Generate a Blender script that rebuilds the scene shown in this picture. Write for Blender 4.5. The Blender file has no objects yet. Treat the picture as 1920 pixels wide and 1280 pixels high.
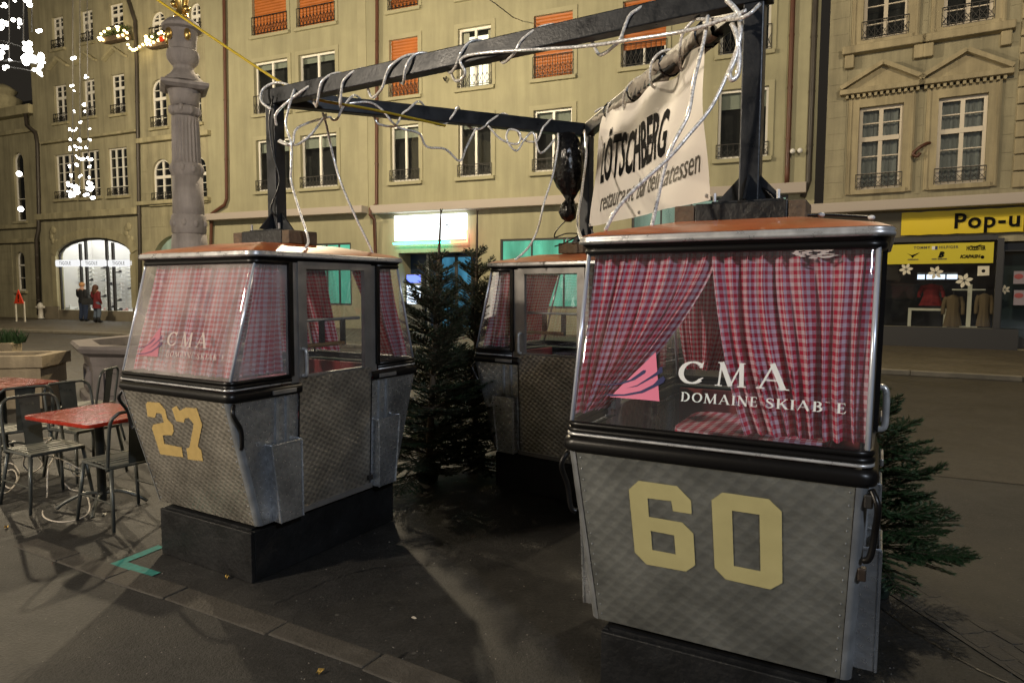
import bpy, bmesh, math, random
from mathutils import Vector, Matrix
from mathutils.geometry import tessellate_polygon
random.seed(7)
PI = math.pi
sc = bpy.context.scene
COL = sc.collection
# ------------------------------------------------------------------ camera
CAM_F, CAM_PITCH, CAM_ROLL, CAM_H = 1265.0, 0.0793, 0.0019, 1.7      # focal length in photo pixels (1920 wide)
_fw = Vector((0, math.cos(CAM_PITCH), -math.sin(CAM_PITCH)))
_u0 = Vector((0, math.sin(CAM_PITCH), math.cos(CAM_PITCH)))
_r0 = Vector((1, 0, 0))
_rt = _r0 * math.cos(CAM_ROLL) + _u0 * math.sin(CAM_ROLL)
_up = _u0 * math.cos(CAM_ROLL) - _r0 * math.sin(CAM_ROLL)
cd = bpy.data.cameras.new('camera'); cam = bpy.data.objects.new('camera', cd); COL.objects.link(cam)
cd.sensor_width = 36.0; cd.lens = CAM_F * 36.0 / 1920.0; cd.clip_start = 0.05; cd.clip_end = 400
M = Matrix((_rt, _up, -_fw)).transposed().to_4x4(); M.translation = Vector((0, 0, CAM_H)); cam.matrix_world = M
sc.camera = cam
C0 = Vector((0, 0, CAM_H))
def ray(u, v): return _fw + _rt * ((u - 960) / CAM_F) + _up * ((640 - v) / CAM_F)
def ground(u, v, z=0.0):
    d = ray(u, v); return C0 + d * ((z - CAM_H) / d.z)
def at_y(u, v, y):
    d = ray(u, v); return C0 + d * (y / d.y)
def on_plane(u, v, p, n):
    d = ray(u, v); return C0 + d * ((p - C0).dot(n) / d.dot(n))
# ------------------------------------------------------------------ world, night sky
world = bpy.data.worlds.new('World'); sc.world = world; world.use_nodes = True
wn = world.node_tree.nodes; wl = world.node_tree.links; wn.clear()
sky = wn.new('ShaderNodeTexSky'); sky.sky_type = 'NISHITA'; sky.sun_disc = False
sky.sun_elevation = math.radians(-3.0); sky.sun_rotation = math.radians(200)
bg1 = wn.new('ShaderNodeBackground'); bg1.inputs['Strength'].default_value = 0.05
bg2 = wn.new('ShaderNodeBackground'); bg2.inputs['Color'].default_value = (1.0, 0.86, 0.66, 1); bg2.inputs['Strength'].default_value = 0.018
addn = wn.new('ShaderNodeAddShader'); wo = wn.new('ShaderNodeOutputWorld')
wl.new(sky.outputs[0], bg1.inputs['Color']); wl.new(bg1.outputs[0], addn.inputs[0]); wl.new(bg2.outputs[0], addn.inputs[1]); wl.new(addn.outputs[0], wo.inputs['Surface'])
sc.view_settings.view_transform = 'Standard'; sc.view_settings.look = 'None'
sc.view_settings.exposure = 0.0; sc.view_settings.gamma = 1.0
sc.render.engine = 'CYCLES'
cy = sc.cycles; cy.use_denoising = True; cy.max_bounces = 8; cy.diffuse_bounces = 3; cy.glossy_bounces = 4
cy.transmission_bounces = 4; cy.transparent_max_bounces = 24; cy.sample_clamp_indirect = 4.0; cy.caustics_reflective = False; cy.caustics_refractive = False
# unseen street lamps added to light the square: (x, y, z, watts, colour, radius); each is built as a hanging lamp further down
WARM = (1.0, 0.82, 0.55); NEUT = (1.0, 0.85, 0.66); COOL = (0.80, 0.88, 1.0)
ADDED_LAMPS = [(-16.5, 20.0, 9.5, 3700, WARM, .16), (-4.5, 16.5, 9.2, 3300, WARM, .16), (8.0, 10.5, 9.5, 1400, WARM, .16),
                (-7.0, .2, 4.4, 1800, NEUT, .2), (3.6, -6.0, 6.5, 1500, COOL, .2)]

# ------------------------------------------------------------------ helpers
def link(o, parent=None):
    COL.objects.link(o)
    if parent is not None: o.parent = parent
    return o
def tag(o, label, cat, group=None, kind=None):
    if label: o['label'] = label
    if cat: o['category'] = cat
    if group: o['group'] = group
    if kind: o['kind'] = kind
    return o
def thing(name, label, cat, loc=(0, 0, 0), rotz=0.0, group=None):
    o = bpy.data.objects.new(name, None); o.empty_display_size = .1; o.location = loc; o.rotation_euler = (0, 0, rotz)
    link(o); return tag(o, label, cat, group)
def copy_tree(o, parent=None):
    c = o.copy(); COL.objects.link(c)
    if parent is not None: c.parent = parent
    for ch in list(o.children): copy_tree(ch, c)
    return c
class MB:
    def __init__(s): s.v = []; s.f = []; s.uv = []; s.mi = []; s.has_uv = False; s.cur = 0
    def add(s, vs, fs, uvs=None):
        b = len(s.v); s.v += [tuple(x) for x in vs]
        for i, f in enumerate(fs):
            s.f.append([b + k for k in f]); s.mi.append(s.cur)
            if uvs: s.uv.append([uvs[k] for k in f]); s.has_uv = True
            else: s.uv.append(None)
        return s
    def box(s, x0, x1, y0, y1, z0, z1):
        vs = [(x0, y0, z0), (x1, y0, z0), (x1, y1, z0), (x0, y1, z0), (x0, y0, z1), (x1, y0, z1), (x1, y1, z1), (x0, y1, z1)]
        return s.add(vs, [(3, 2, 1, 0), (4, 5, 6, 7), (0, 1, 5, 4), (1, 2, 6, 5), (2, 3, 7, 6), (3, 0, 4, 7)])
    def cbox(s, c, sx, sy, sz): return s.box(c[0] - sx / 2, c[0] + sx / 2, c[1] - sy / 2, c[1] + sy / 2, c[2] - sz / 2, c[2] + sz / 2)
    def bar(s, a, b, w, h, up=(0, 0, 1)):
        a = Vector(a); b = Vector(b); d = (b - a).normalized(); up = Vector(up)
        if abs(d.dot(up)) > .98: up = Vector((1, 0, 0))
        sd = d.cross(up).normalized(); u2 = sd.cross(d).normalized(); vs = []
        for p in (a, b):
            for i, j in ((-1, -1), (1, -1), (1, 1), (-1, 1)): vs.append(p + sd * (i * w / 2) + u2 * (j * h / 2))
        return s.add(vs, [(3, 2, 1, 0), (4, 5, 6, 7), (0, 1, 5, 4), (1, 2, 6, 5), (2, 3, 7, 6), (3, 0, 4, 7)])
    def tube(s, pts, r, n=8, closed=False, cap=True):
        pts = [Vector(p) for p in pts]; m = len(pts)
        rs = r if isinstance(r, (list, tuple)) else [r] * m
        vs = []; t0 = None; nrm = None
        for i, p in enumerate(pts):
            if closed: t = pts[(i + 1) % m] - pts[i - 1]
            else: t = pts[min(i + 1, m - 1)] - pts[max(i - 1, 0)]
            t = t.normalized() if t.length > 1e-9 else Vector((0, 0, 1))
            if nrm is None:
                a = Vector((0, 0, 1)) if abs(t.z) < .9 else Vector((1, 0, 0)); nrm = (a - t * a.dot(t)).normalized()
            else:
                nrm = nrm - t * nrm.dot(t); nrm = nrm.normalized() if nrm.length > 1e-6 else t.orthogonal().normalized()
            b = t.cross(nrm)
            for k in range(n):
                an = 2 * PI * k / n; vs.append(p + (nrm * math.cos(an) + b * math.sin(an)) * rs[i])
        fs = []
        for i in range(m if closed else m - 1):
            j = (i + 1) % m
            for k in range(n):
                k2 = (k + 1) % n; fs.append((i * n + k, i * n + k2, j * n + k2, j * n + k))
        if cap and not closed: fs.append(tuple(reversed(range(n)))); fs.append(tuple(range((m - 1) * n, m * n)))
        return s.add(vs, fs)
    def lathe(s, prof, n=24, c=(0, 0), flute=None):
        vs = []
        for (r, z) in prof:
            for k in range(n):
                a = 2 * PI * k / n; rr = r
                if flute and flute[0] <= z <= flute[1]: rr = r * (1 - flute[2] * (1 if k % 2 else 0))
                vs.append((c[0] + rr * math.cos(a), c[1] + rr * math.sin(a), z))
        fs = []
        for i in range(len(prof) - 1):
            for k in range(n):
                k2 = (k + 1) % n; fs.append((i * n + k, i * n + k2, (i + 1) * n + k2, (i + 1) * n + k))
        fs.append(tuple(reversed(range(n)))); fs.append(tuple(range((len(prof) - 1) * n, len(prof) * n)))
        return s.add(vs, fs)
    def poly(s, pts, holes=(), thick=0.0, nrm=None):
        """flat polygon (3-D points), optional holes, optional thickness along -nrm"""
        loops = [[Vector(p) for p in pts]] + [[Vector(p) for p in h] for h in holes]
        tris = tessellate_polygon(loops); flat = [p for l in loops for p in l]
        if nrm is not None:
            nrm = Vector(nrm); out = []
            for t in tris:
                a, b, c = (flat[k] for k in t)
                out.append(t if (b - a).cross(c - a).dot(nrm) > 0 else (t[0], t[2], t[1]))
            tris = out
        s.add(flat, tris)
        if thick and nrm is not None:
            off = nrm.normalized() * -thick; b = len(flat)
            vs = flat + [p + off for p in flat]; fs = [tuple(reversed([k + b for k in t])) for t in tris]; st = 0
            for l in loops:
                m = len(l)
                for i in range(m):
                    j = (i + 1) % m; fs.append((st + i, st + i + b, st + j + b, st + j))
                st += m
            s.add(vs, fs)
        return s
    def loft(s, rings, closed=False):
        m = len(rings[0]); vs = [p for r in rings for p in r]; fs = []
        for i in range(len(rings) - 1):
            for k in range(m if closed else m - 1):
                k2 = (k + 1) % m; fs.append((i * m + k, i * m + k2, (i + 1) * m + k2, (i + 1) * m + k))
        return s.add(vs, fs)
    def sphere(s, c, r, n=8, m=6, sc_=(1, 1, 1)):
        vs = []; fs = []
        for i in range(m + 1):
            th = PI * i / m
            for k in range(n):
                a = 2 * PI * k / n; vs.append((c[0] + sc_[0] * r * math.sin(th) * math.cos(a), c[1] + sc_[1] * r * math.sin(th) * math.sin(a), c[2] - sc_[2] * r * math.cos(th)))
        for i in range(m):
            for k in range(n):
                k2 = (k + 1) % n; fs.append((i * n + k, i * n + k2, (i + 1) * n + k2, (i + 1) * n + k))
        return s.add(vs, fs)
    def mesh(s, name, mats, smooth=False, bevel=0.0, auto=None):
        me = bpy.data.meshes.new(name); me.from_pydata(s.v, [], s.f)
        if not isinstance(mats, (list, tuple)): mats = [mats]
        for m in mats: me.materials.append(m)
        uvl = me.uv_layers.new(name='UVMap')
        for p in me.polygons:
            p.material_index = min(s.mi[p.index], len(mats) - 1)
            u = s.uv[p.index] if s.has_uv else None
            n = p.normal; ax = max(range(3), key=lambda k: abs(n[k]))
            for q, li in enumerate(p.loop_indices):
                if u is not None: uvl.data[li].uv = u[q]
                else:
                    co = me.vertices[me.loops[li].vertex_index].co
                    uvl.data[li].uv = (co.y, co.z) if ax == 0 else ((co.x, co.z) if ax == 1 else (co.x, co.y))
        if bevel > 0:
            bm = bmesh.new(); bm.from_mesh(me); bmesh.ops.remove_doubles(bm, verts=bm.verts, dist=1e-5)
            ed = [e for e in bm.edges if len(e.link_faces) == 2 and e.calc_face_angle(0) > .5]
            bmesh.ops.bevel(bm, geom=ed, offset=bevel, segments=2, affect='EDGES', profile=.5); bm.to_mesh(me); bm.free(); smooth = smooth or False
        if smooth or auto:
            for p in me.polygons: p.use_smooth = True
            if auto: 
                try: me.set_sharp_from_angle(angle=auto)
                except Exception: pass
        me.update(); return me
    def build(s, name, mats, parent=None, **k):
        return link(bpy.data.objects.new(name, s.mesh(name, mats, **k)), parent)
def catmull(pts, n=8):
    pts = [Vector(p) for p in pts]; out = []
    for i in range(len(pts) - 1):
        p0 = pts[max(i - 1, 0)]; p1 = pts[i]; p2 = pts[i + 1]; p3 = pts[min(i + 2, len(pts) - 1)]
        for k in range(n):
            t = k / n
            out.append(.5 * ((2 * p1) + (p2 - p0) * t + (2 * p0 - 5 * p1 + 4 * p2 - p3) * t * t + (3 * p1 - p0 - 3 * p2 + p3) * t ** 3))
    out.append(pts[-1]); return out

# ------------------------------------------------------------------ materials
def mat(name, col, rough=.6, metal=0.0, spec=.5, emit=None, est=0.0, noise=None, bump=None, alpha=None, coat=0.0):
    """noise=(scale, amount[, detail]) multiplies the colour; bump=(scale, strength)"""
    m = bpy.data.materials.new(name); m.use_nodes = True; nt = m.node_tree; b = nt.nodes['Principled BSDF']
    b.inputs['Base Color'].default_value = (*col, 1); b.inputs['Roughness'].default_value = rough; b.inputs['Metallic'].default_value = metal
    b.inputs['Specular IOR Level'].default_value = spec
    if coat: b.inputs['Coat Weight'].default_value = coat; b.inputs['Coat Roughness'].default_value = .08
    if emit: b.inputs['Emission Color'].default_value = (*emit, 1); b.inputs['Emission Strength'].default_value = est
    tc = nt.nodes.new('ShaderNodeTexCoord')
    if noise:
        n = nt.nodes.new('ShaderNodeTexNoise'); n.inputs['Scale'].default_value = noise[0]; n.inputs['Detail'].default_value = noise[2] if len(noise) > 2 else 6; n.inputs['Roughness'].default_value = .62
        nt.links.new(tc.outputs['Object'], n.inputs['Vector'])
        mr = nt.nodes.new('ShaderNodeMapRange'); mr.inputs['From Min'].default_value = .25; mr.inputs['From Max'].default_value = .75
        mr.inputs['To Min'].default_value = 1 - noise[1]; mr.inputs['To Max'].default_value = 1 + noise[1]
        nt.links.new(n.outputs['Fac'], mr.inputs['Value'])
        mx = nt.nodes.new('ShaderNodeVectorMath'); mx.operation = 'SCALE'; mx.inputs[0].default_value = col
        nt.links.new(mr.outputs[0], mx.inputs['Scale']); nt.links.new(mx.outputs[0], b.inputs['Base Color'])
        mr2 = nt.nodes.new('ShaderNodeMapRange'); mr2.inputs['From Min'].default_value = .3; mr2.inputs['From Max'].default_value = .7
        mr2.inputs['To Min'].default_value = max(.02, rough - .12); mr2.inputs['To Max'].default_value = min(1, rough + .12)
        nt.links.new(n.outputs['Fac'], mr2.inputs['Value']); nt.links.new(mr2.outputs[0], b.inputs['Roughness'])
    if bump:
        n2 = nt.nodes.new('ShaderNodeTexNoise'); n2.inputs['Scale'].default_value = bump[0]; n2.inputs['Detail'].default_value = 4
        nt.links.new(tc.outputs['Object'], n2.inputs['Vector'])
        bp = nt.nodes.new('ShaderNodeBump'); bp.inputs['Strength'].default_value = bump[1]; bp.inputs['Distance'].default_value = .02
        nt.links.new(n2.outputs['Fac'], bp.inputs['Height']); nt.links.new(bp.outputs[0], b.inputs['Normal'])
    return m
def glass_mat(name, tint=(.9, .93, .95), haze=.05, hazecol=(.8, .8, .8), refl=1.0, rough=.015, f0=.085):
    m = bpy.data.materials.new(name); m.use_nodes = True; nt = m.node_tree; nt.nodes.clear(); N = nt.nodes.new; L = nt.links.new
    tr = N('ShaderNodeBsdfTransparent'); tr.inputs[0].default_value = (*tint, 1)
    gl = N('ShaderNodeBsdfGlossy'); gl.inputs['Roughness'].default_value = rough; gl.inputs['Color'].default_value = (refl, refl, refl, 1)
    df = N('ShaderNodeBsdfDiffuse'); df.inputs[0].default_value = (*hazecol, 1)
    lw = N('ShaderNodeLayerWeight'); lw.inputs[0].default_value = .5
    pw = N('ShaderNodeMath'); pw.operation = 'POWER'; pw.inputs[1].default_value = 4.5; L(lw.outputs['Facing'], pw.inputs[0])
    fr = N('ShaderNodeMath'); fr.operation = 'MULTIPLY_ADD'; fr.inputs[1].default_value = .91; fr.inputs[2].default_value = f0; L(pw.outputs[0], fr.inputs[0])
    ns = N('ShaderNodeTexNoise'); ns.inputs['Scale'].default_value = 3.5; ns.inputs['Detail'].default_value = 8
    tc = N('ShaderNodeTexCoord'); L(tc.outputs['Object'], ns.inputs['Vector'])
    bp = N('ShaderNodeBump'); bp.inputs['Strength'].default_value = .012; bp.inputs['Distance'].default_value = .05; L(ns.outputs['Fac'], bp.inputs['Height']); L(bp.outputs[0], gl.inputs['Normal'])
    mr = N('ShaderNodeMapRange'); mr.inputs['From Min'].default_value = .35; mr.inputs['From Max'].default_value = .75; mr.inputs['To Min'].default_value = haze * .5; mr.inputs['To Max'].default_value = haze * 1.6
    L(ns.outputs['Fac'], mr.inputs['Value'])
    m1 = N('ShaderNodeMixShader'); L(mr.outputs[0], m1.inputs[0]); L(tr.outputs[0], m1.inputs[1]); L(df.outputs[0], m1.inputs[2])
    m2 = N('ShaderNodeMixShader'); L(fr.outputs[0], m2.inputs[0]); L(m1.outputs[0], m2.inputs[1]); L(gl.outputs[0], m2.inputs[2])
    o = N('ShaderNodeOutputMaterial'); L(m2.outputs[0], o.inputs['Surface']); return m
def emis(name, col, st):
    m = bpy.data.materials.new(name); m.use_nodes = True; nt = m.node_tree; nt.nodes.clear()
    e = nt.nodes.new('ShaderNodeEmission'); e.inputs[0].default_value = (*col, 1); e.inputs[1].default_value = st
    o = nt.nodes.new('ShaderNodeOutputMaterial'); nt.links.new(e.outputs[0], o.inputs['Surface']); return m
def emis_var(name, col, st):
    m = emis(name, col, st); nt = m.node_tree; e = [n for n in nt.nodes if n.type == 'EMISSION'][0]; N = nt.nodes.new; L = nt.links.new
    tc = N('ShaderNodeTexCoord'); mp = N('ShaderNodeMapping'); mp.inputs['Scale'].default_value = (1.3, 1.3, .35); L(tc.outputs['Object'], mp.inputs['Vector'])
    n = N('ShaderNodeTexNoise'); n.inputs['Scale'].default_value = 1.4; n.inputs['Detail'].default_value = 4; L(mp.outputs[0], n.inputs['Vector'])
    mr = N('ShaderNodeMapRange'); mr.inputs['From Min'].default_value = .3; mr.inputs['From Max'].default_value = .7; mr.inputs['To Min'].default_value = st * .45; mr.inputs['To Max'].default_value = st * 1.4; L(n.outputs['Fac'], mr.inputs['Value']); L(mr.outputs[0], e.inputs[1]); return m
def guilloche(name, scale, base, amt=.3, bumpst=.35, rough=.42, metal=.65):
    """machine-turned aluminium: overlapping brushed spots on a lattice (UV in metres)"""
    m = bpy.data.materials.new(name); m.use_nodes = True; nt = m.node_tree; N = nt.nodes.new; L = nt.links.new; b = nt.nodes['Principled BSDF']
    uv = N('ShaderNodeUVMap'); mp = N('ShaderNodeMapping'); mp.inputs['Rotation'].default_value = (0, 0, math.radians(33)); mp.inputs['Scale'].default_value = (scale, scale * 1.25, 1); L(uv.outputs[0], mp.inputs['Vector'])
    vo = N('ShaderNodeTexVoronoi'); vo.voronoi_dimensions = '2D'; vo.inputs['Scale'].default_value = 1; vo.inputs['Randomness'].default_value = .16; L(mp.outputs[0], vo.inputs['Vector'])
    ns = N('ShaderNodeTexNoise'); ns.inputs['Scale'].default_value = 4; ns.inputs['Detail'].default_value = 7; L(uv.outputs[0], ns.inputs['Vector'])
    ns2 = N('ShaderNodeTexNoise'); ns2.inputs['Scale'].default_value = 90; ns2.inputs['Detail'].default_value = 3; L(uv.outputs[0], ns2.inputs['Vector'])
    mr = N('ShaderNodeMapRange'); mr.inputs['From Min'].default_value = .05; mr.inputs['From Max'].default_value = .6; mr.inputs['To Min'].default_value = 1 - amt; mr.inputs['To Max'].default_value = 1 + amt * .5; L(vo.outputs['Distance'], mr.inputs['Value'])
    mr2 = N('ShaderNodeMapRange'); mr2.inputs['From Min'].default_value = .3; mr2.inputs['From Max'].default_value = .7; mr2.inputs['To Min'].default_value = .55; mr2.inputs['To Max'].default_value = 1.3; L(ns.outputs['Fac'], mr2.inputs['Value'])
    ml = N('ShaderNodeMath'); ml.operation = 'MULTIPLY'; L(mr.outputs[0], ml.inputs[0]); L(mr2.outputs[0], ml.inputs[1])
    sc2 = N('ShaderNodeVectorMath'); sc2.operation = 'SCALE'; sc2.inputs[0].default_value = base; L(ml.outputs[0], sc2.inputs['Scale']); L(sc2.outputs[0], b.inputs['Base Color'])
    mr3 = N('ShaderNodeMapRange'); mr3.inputs['From Min'].default_value = .0; mr3.inputs['From Max'].default_value = .6; mr3.inputs['To Min'].default_value = rough + .14; mr3.inputs['To Max'].default_value = rough - .08; L(vo.outputs['Distance'], mr3.inputs['Value']); L(mr3.outputs[0], b.inputs['Roughness'])
    ad = N('ShaderNodeMath'); ad.operation = 'MULTIPLY_ADD'; ad.inputs[1].default_value = .25; L(ns2.outputs['Fac'], ad.inputs[0]); L(vo.outputs['Distance'], ad.inputs[2])
    bp = N('ShaderNodeBump'); bp.inputs['Strength'].default_value = bumpst; bp.inputs['Distance'].default_value = .006; L(ad.outputs[0], bp.inputs['Height']); L(bp.outputs[0], b.inputs['Normal'])
    b.inputs['Metallic'].default_value = metal; return m
def gingham(name, red=(.54, .008, .05), white=(.76, .60, .69), period=.028, transl=.18):
    m = bpy.data.materials.new(name); m.use_nodes = True; nt = m.node_tree; nt.nodes.clear(); N = nt.nodes.new; L = nt.links.new
    uv = N('ShaderNodeUVMap'); sp = N('ShaderNodeSeparateXYZ'); L(uv.outputs[0], sp.inputs[0]); st = []
    for ax in (0, 1):
        d = N('ShaderNodeMath'); d.operation = 'DIVIDE'; d.inputs[1].default_value = period; L(sp.outputs[ax], d.inputs[0])
        f = N('ShaderNodeMath'); f.operation = 'FRACT'; L(d.outputs[0], f.inputs[0])
        g = N('ShaderNodeMath'); g.operation = 'GREATER_THAN'; g.inputs[1].default_value = .5; L(f.outputs[0], g.inputs[0]); st.append(g)
    a = N('ShaderNodeMath'); a.operation = 'ADD'; L(st[0].outputs[0], a.inputs[0]); L(st[1].outputs[0], a.inputs[1])
    h = N('ShaderNodeMath'); h.operation = 'MULTIPLY'; h.inputs[1].default_value = .5; L(a.outputs[0], h.inputs[0]); h0 = h; h = N('ShaderNodeMath'); h.operation = 'POWER'; h.inputs[1].default_value = .75; L(h0.outputs[0], h.inputs[0])
    mx = N('ShaderNodeMix'); mx.data_type = 'RGBA'; mx.inputs[6].default_value = (*white, 1); mx.inputs[7].default_value = (*red, 1); L(h.outputs[0], mx.inputs[0])
    df = N('ShaderNodeBsdfDiffuse'); tl = N('ShaderNodeBsdfTranslucent'); L(mx.outputs[2], df.inputs[0]); L(mx.outputs[2], tl.inputs[0])
    ms = N('ShaderNodeMixShader'); ms.inputs[0].default_value = transl; L(df.outputs[0], ms.inputs[1]); L(tl.outputs[0], ms.inputs[2])
    o = N('ShaderNodeOutputMaterial'); L(ms.outputs[0], o.inputs['Surface']); return m
def asphalt(name, col, stain=.45, speck=True):
    m = bpy.data.materials.new(name); m.use_nodes = True; nt = m.node_tree; N = nt.nodes.new; L = nt.links.new; b = nt.nodes['Principled BSDF']
    tc = N('ShaderNodeTexCoord')
    def noi(s, d, r=.6):
        n = N('ShaderNodeTexNoise'); n.inputs['Scale'].default_value = s; n.inputs['Detail'].default_value = d; n.inputs['Roughness'].default_value = r; L(tc.outputs['Object'], n.inputs['Vector']); return n
    def rng(src, a, b_, c, d):
        k = N('ShaderNodeMapRange'); k.inputs['From Min'].default_value = a; k.inputs['From Max'].default_value = b_; k.inputs['To Min'].default_value = c; k.inputs['To Max'].default_value = d; L(src, k.inputs['Value']); return k
    big = noi(.9, 8, .65); fine = noi(55, 3, .8); mid = noi(9, 6)
    r1 = rng(big.outputs['Fac'], .3, .7, 1 - stain, 1 + stain); r2 = rng(fine.outputs['Fac'], .32, .72, .35, 1.8); r3 = rng(mid.outputs['Fac'], .3, .7, .65, 1.35)
    q = N('ShaderNodeMath'); q.operation = 'MULTIPLY'; L(r1.outputs[0], q.inputs[0]); L(r2.outputs[0], q.inputs[1])
    q2 = N('ShaderNodeMath'); q2.operation = 'MULTIPLY'; L(q.outputs[0], q2.inputs[0]); L(r3.outputs[0], q2.inputs[1])
    s = N('ShaderNodeVectorMath'); s.operation = 'SCALE'; s.inputs[0].default_value = col; L(q2.outputs[0], s.inputs['Scale'])
    outc = s.outputs[0]
    if speck:
        vo = N('ShaderNodeTexVoronoi'); vo.inputs['Scale'].default_value = 11; L(tc.outputs['Object'], vo.inputs['Vector'])
        sp = N('ShaderNodeSeparateColor'); L(vo.outputs['Color'], sp.inputs[0])
        th = rng(sp.outputs[0], .8, 1.0, 0, .13); lt = N('ShaderNodeMath'); lt.operation = 'LESS_THAN'; L(vo.outputs['Distance'], lt.inputs[0]); L(th.outputs[0], lt.inputs[1])
        mx = N('ShaderNodeMix'); mx.data_type = 'RGBA'; mx.inputs[7].default_value = (col[0] * 3.6, col[1] * 3.6, col[2] * 3.5, 1); L(lt.outputs[0], mx.inputs[0]); L(outc, mx.inputs[6]); outc = mx.outputs[2]
    L(outc, b.inputs['Base Color'])
    rr = rng(big.outputs['Fac'], .3, .7, .48, .75); L(rr.outputs[0], b.inputs['Roughness'])
    bp = N('ShaderNodeBump'); bp.inputs['Strength'].default_value = .8; bp.inputs['Distance'].default_value = .008; L(fine.outputs['Fac'], bp.inputs['Height']); L(bp.outputs[0], b.inputs['Normal'])
    return m

MT = {}
MT['asphalt'] = asphalt('asphalt', (.0195, .0188, .0178)); MT['road'] = asphalt('road_asphalt', (.031, .027, .021), .4, True); MT['pave'] = asphalt('pavement_asphalt', (.085, .072, .05), .25, False)
MT['slab'] = mat('stone_slab', (.055, .049, .041), .7, noise=(7, .35), bump=(60, .4)); MT['kerb'] = mat('kerb_stone', (.16, .145, .115), .7, noise=(5, .3), bump=(40, .3))
MT['teal'] = mat('teal_paint', (.03, .19, .165), .7, noise=(25, .5))
MT['plaster'] = mat('olive_plaster', (.34, .323, .212), .9, noise=(.55, .16, 8), bump=(30, .15)); MT['plaster2'] = mat('olive_plaster_trim', (.365, .345, .228), .9, noise=(1.2, .14), bump=(30, .12))
MT['sand'] = mat('green_sandstone', (.365, .337, .222), .92, noise=(.9, .2, 8), bump=(22, .25)); MT['sand2'] = mat('green_sandstone_trim', (.40, .365, .23), .9, noise=(1.5, .2, 8), bump=(25, .2))
MT['sandr'] = mat('grey_sandstone', (.305, .278, .19), .92, noise=(.9, .2, 8), bump=(22, .25)); MT['sandr2'] = mat('grey_sandstone_trim', (.36, .31, .20), .9, noise=(1.5, .2), bump=(25, .2))
MT['base'] = mat('plinth_stone', (.24, .21, .155), .85, noise=(1.2, .25), bump=(20, .3))
MT['wframe'] = mat('white_window_paint', (.84, .82, .76), .45); MT['bframe'] = mat('brown_window_frame', (.55, .49, .40), .45)
MT['pane'] = mat('window_glass_dark', (.012, .014, .016), .06, spec=.7); MT['roomdark'] = mat('dark_room', (.02, .021, .02), .9); MT['blind'] = mat('pale_blind', (.34, .36, .30), .8)
MT['shutter'] = mat('orange_roller_shutter', (.42, .125, .022), .55, noise=(1.3, .25)); MT['iron'] = mat('black_iron', (.018, .016, .014), .55)
MT['netcurtain'] = mat('grey_net_curtain', (.30, .31, .31), .95)
MT['rustpipe'] = mat('brown_downpipe', (.10, .038, .022), .5, noise=(3, .3)); MT['darkpipe'] = mat('dark_downpipe', (.05, .042, .034), .5, noise=(3, .3)); MT['galv'] = mat('galvanised', (.35, .37, .37), .4, metal=.7, noise=(8, .25))
MT['black'] = mat('black_painted_wood', (.009, .0095, .0105), .48, noise=(6, .4), bump=(35, .25)); MT['steel'] = mat('black_steel', (.014, .017, .022), .38, metal=.1, noise=(9, .3), bump=(60, .06)); MT['brownsteel'] = mat('dark_brown_steel', (.03, .021, .016), .45, noise=(9, .3))
MT['rubber'] = mat('black_rubber', (.006, .0055, .0055), .34, spec=.4); MT['alu'] = mat('brushed_aluminium', (.60, .60, .60), .34, metal=.5, noise=(14, .22)); MT['alug'] = mat('grey_cast_aluminium', (.38, .40, .42), .42, metal=.6, noise=(10, .2))
MT['alud'] = mat('dull_aluminium', (.30, .29, .28), .42, metal=.6, noise=(10, .2)); MT['orange'] = mat('orange_roof_paint', (.42, .10, .022), .4, noise=(5, .25), coat=.2)
MT['g27'] = guilloche('turned_metal_fine', 27, (.58, .54, .47), amt=.36, bumpst=.9, rough=.36, metal=.8); MT['g60'] = guilloche('turned_metal_coarse', 20, (.42, .43, .40), amt=.2, bumpst=.5, rough=.40, metal=.75)
MT['sheet'] = guilloche('worn_sheet_metal', 20, (.60, .63, .67), amt=.2, bumpst=.3, rough=.34, metal=.85)
MT['gold'] = mat('ochre_number_paint', (.56, .40, .15), .6, noise=(30, .12)); MT['straw'] = mat('straw_number_foil', (.56, .50, .24), .45, noise=(9, .08))
MT['glass'] = glass_mat('acrylic_pane', haze=.035); MT['glass27'] = glass_mat('scratched_acrylic_pane', haze=.24, hazecol=(.95, .87, .84)); MT['glassd'] = glass_mat('door_pane', haze=.07, f0=.16)  # left cabin's front glass: pale haze stands in for a reflected veil
MT['ging'] = gingham('red_gingham'); MT['gingcloth'] = gingham('red_gingham_cloth', period=.04, transl=.05)
MT['white'] = mat('white_foil', (.80, .80, .78), .4); MT['pink'] = mat('pink_foil', (.80, .20, .32), .45); MT['navy'] = mat('navy_foil', (.012, .018, .10), .4); MT['ghost'] = mat('faded_foil', (.50, .42, .40), .6); MT['fadedpink'] = mat('faded_pink_foil', (.46, .15, .2), .6); MT['fadednavy'] = mat('faded_navy_foil', (.14, .06, .12), .6)
MT['benchred'] = mat('red_bench', (.25, .02, .02), .6); MT['floor'] = mat('cabin_floor', (.06, .055, .05), .8); MT['wood'] = mat('varnished_wood', (.30, .16, .06), .5, noise=(8, .3))
MT['banner'] = mat('banner_vinyl', (.80, .76, .72), .55, bump=(2.2, .4)); MT['tarp'] = mat('grey_tarp', (.42, .38, .33), .7, noise=(5, .3), bump=(14, .8)); MT['ink'] = mat('black_print', (.008, .008, .009), .9, spec=.1); MT['ink2'] = mat('brown_print', (.06, .052, .045), .5)
MT['rope'] = mat('clear_light_hose', (.90, .88, .84), .16, metal=.1, spec=.9, noise=(90, .6, 2), coat=.9)
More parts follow.
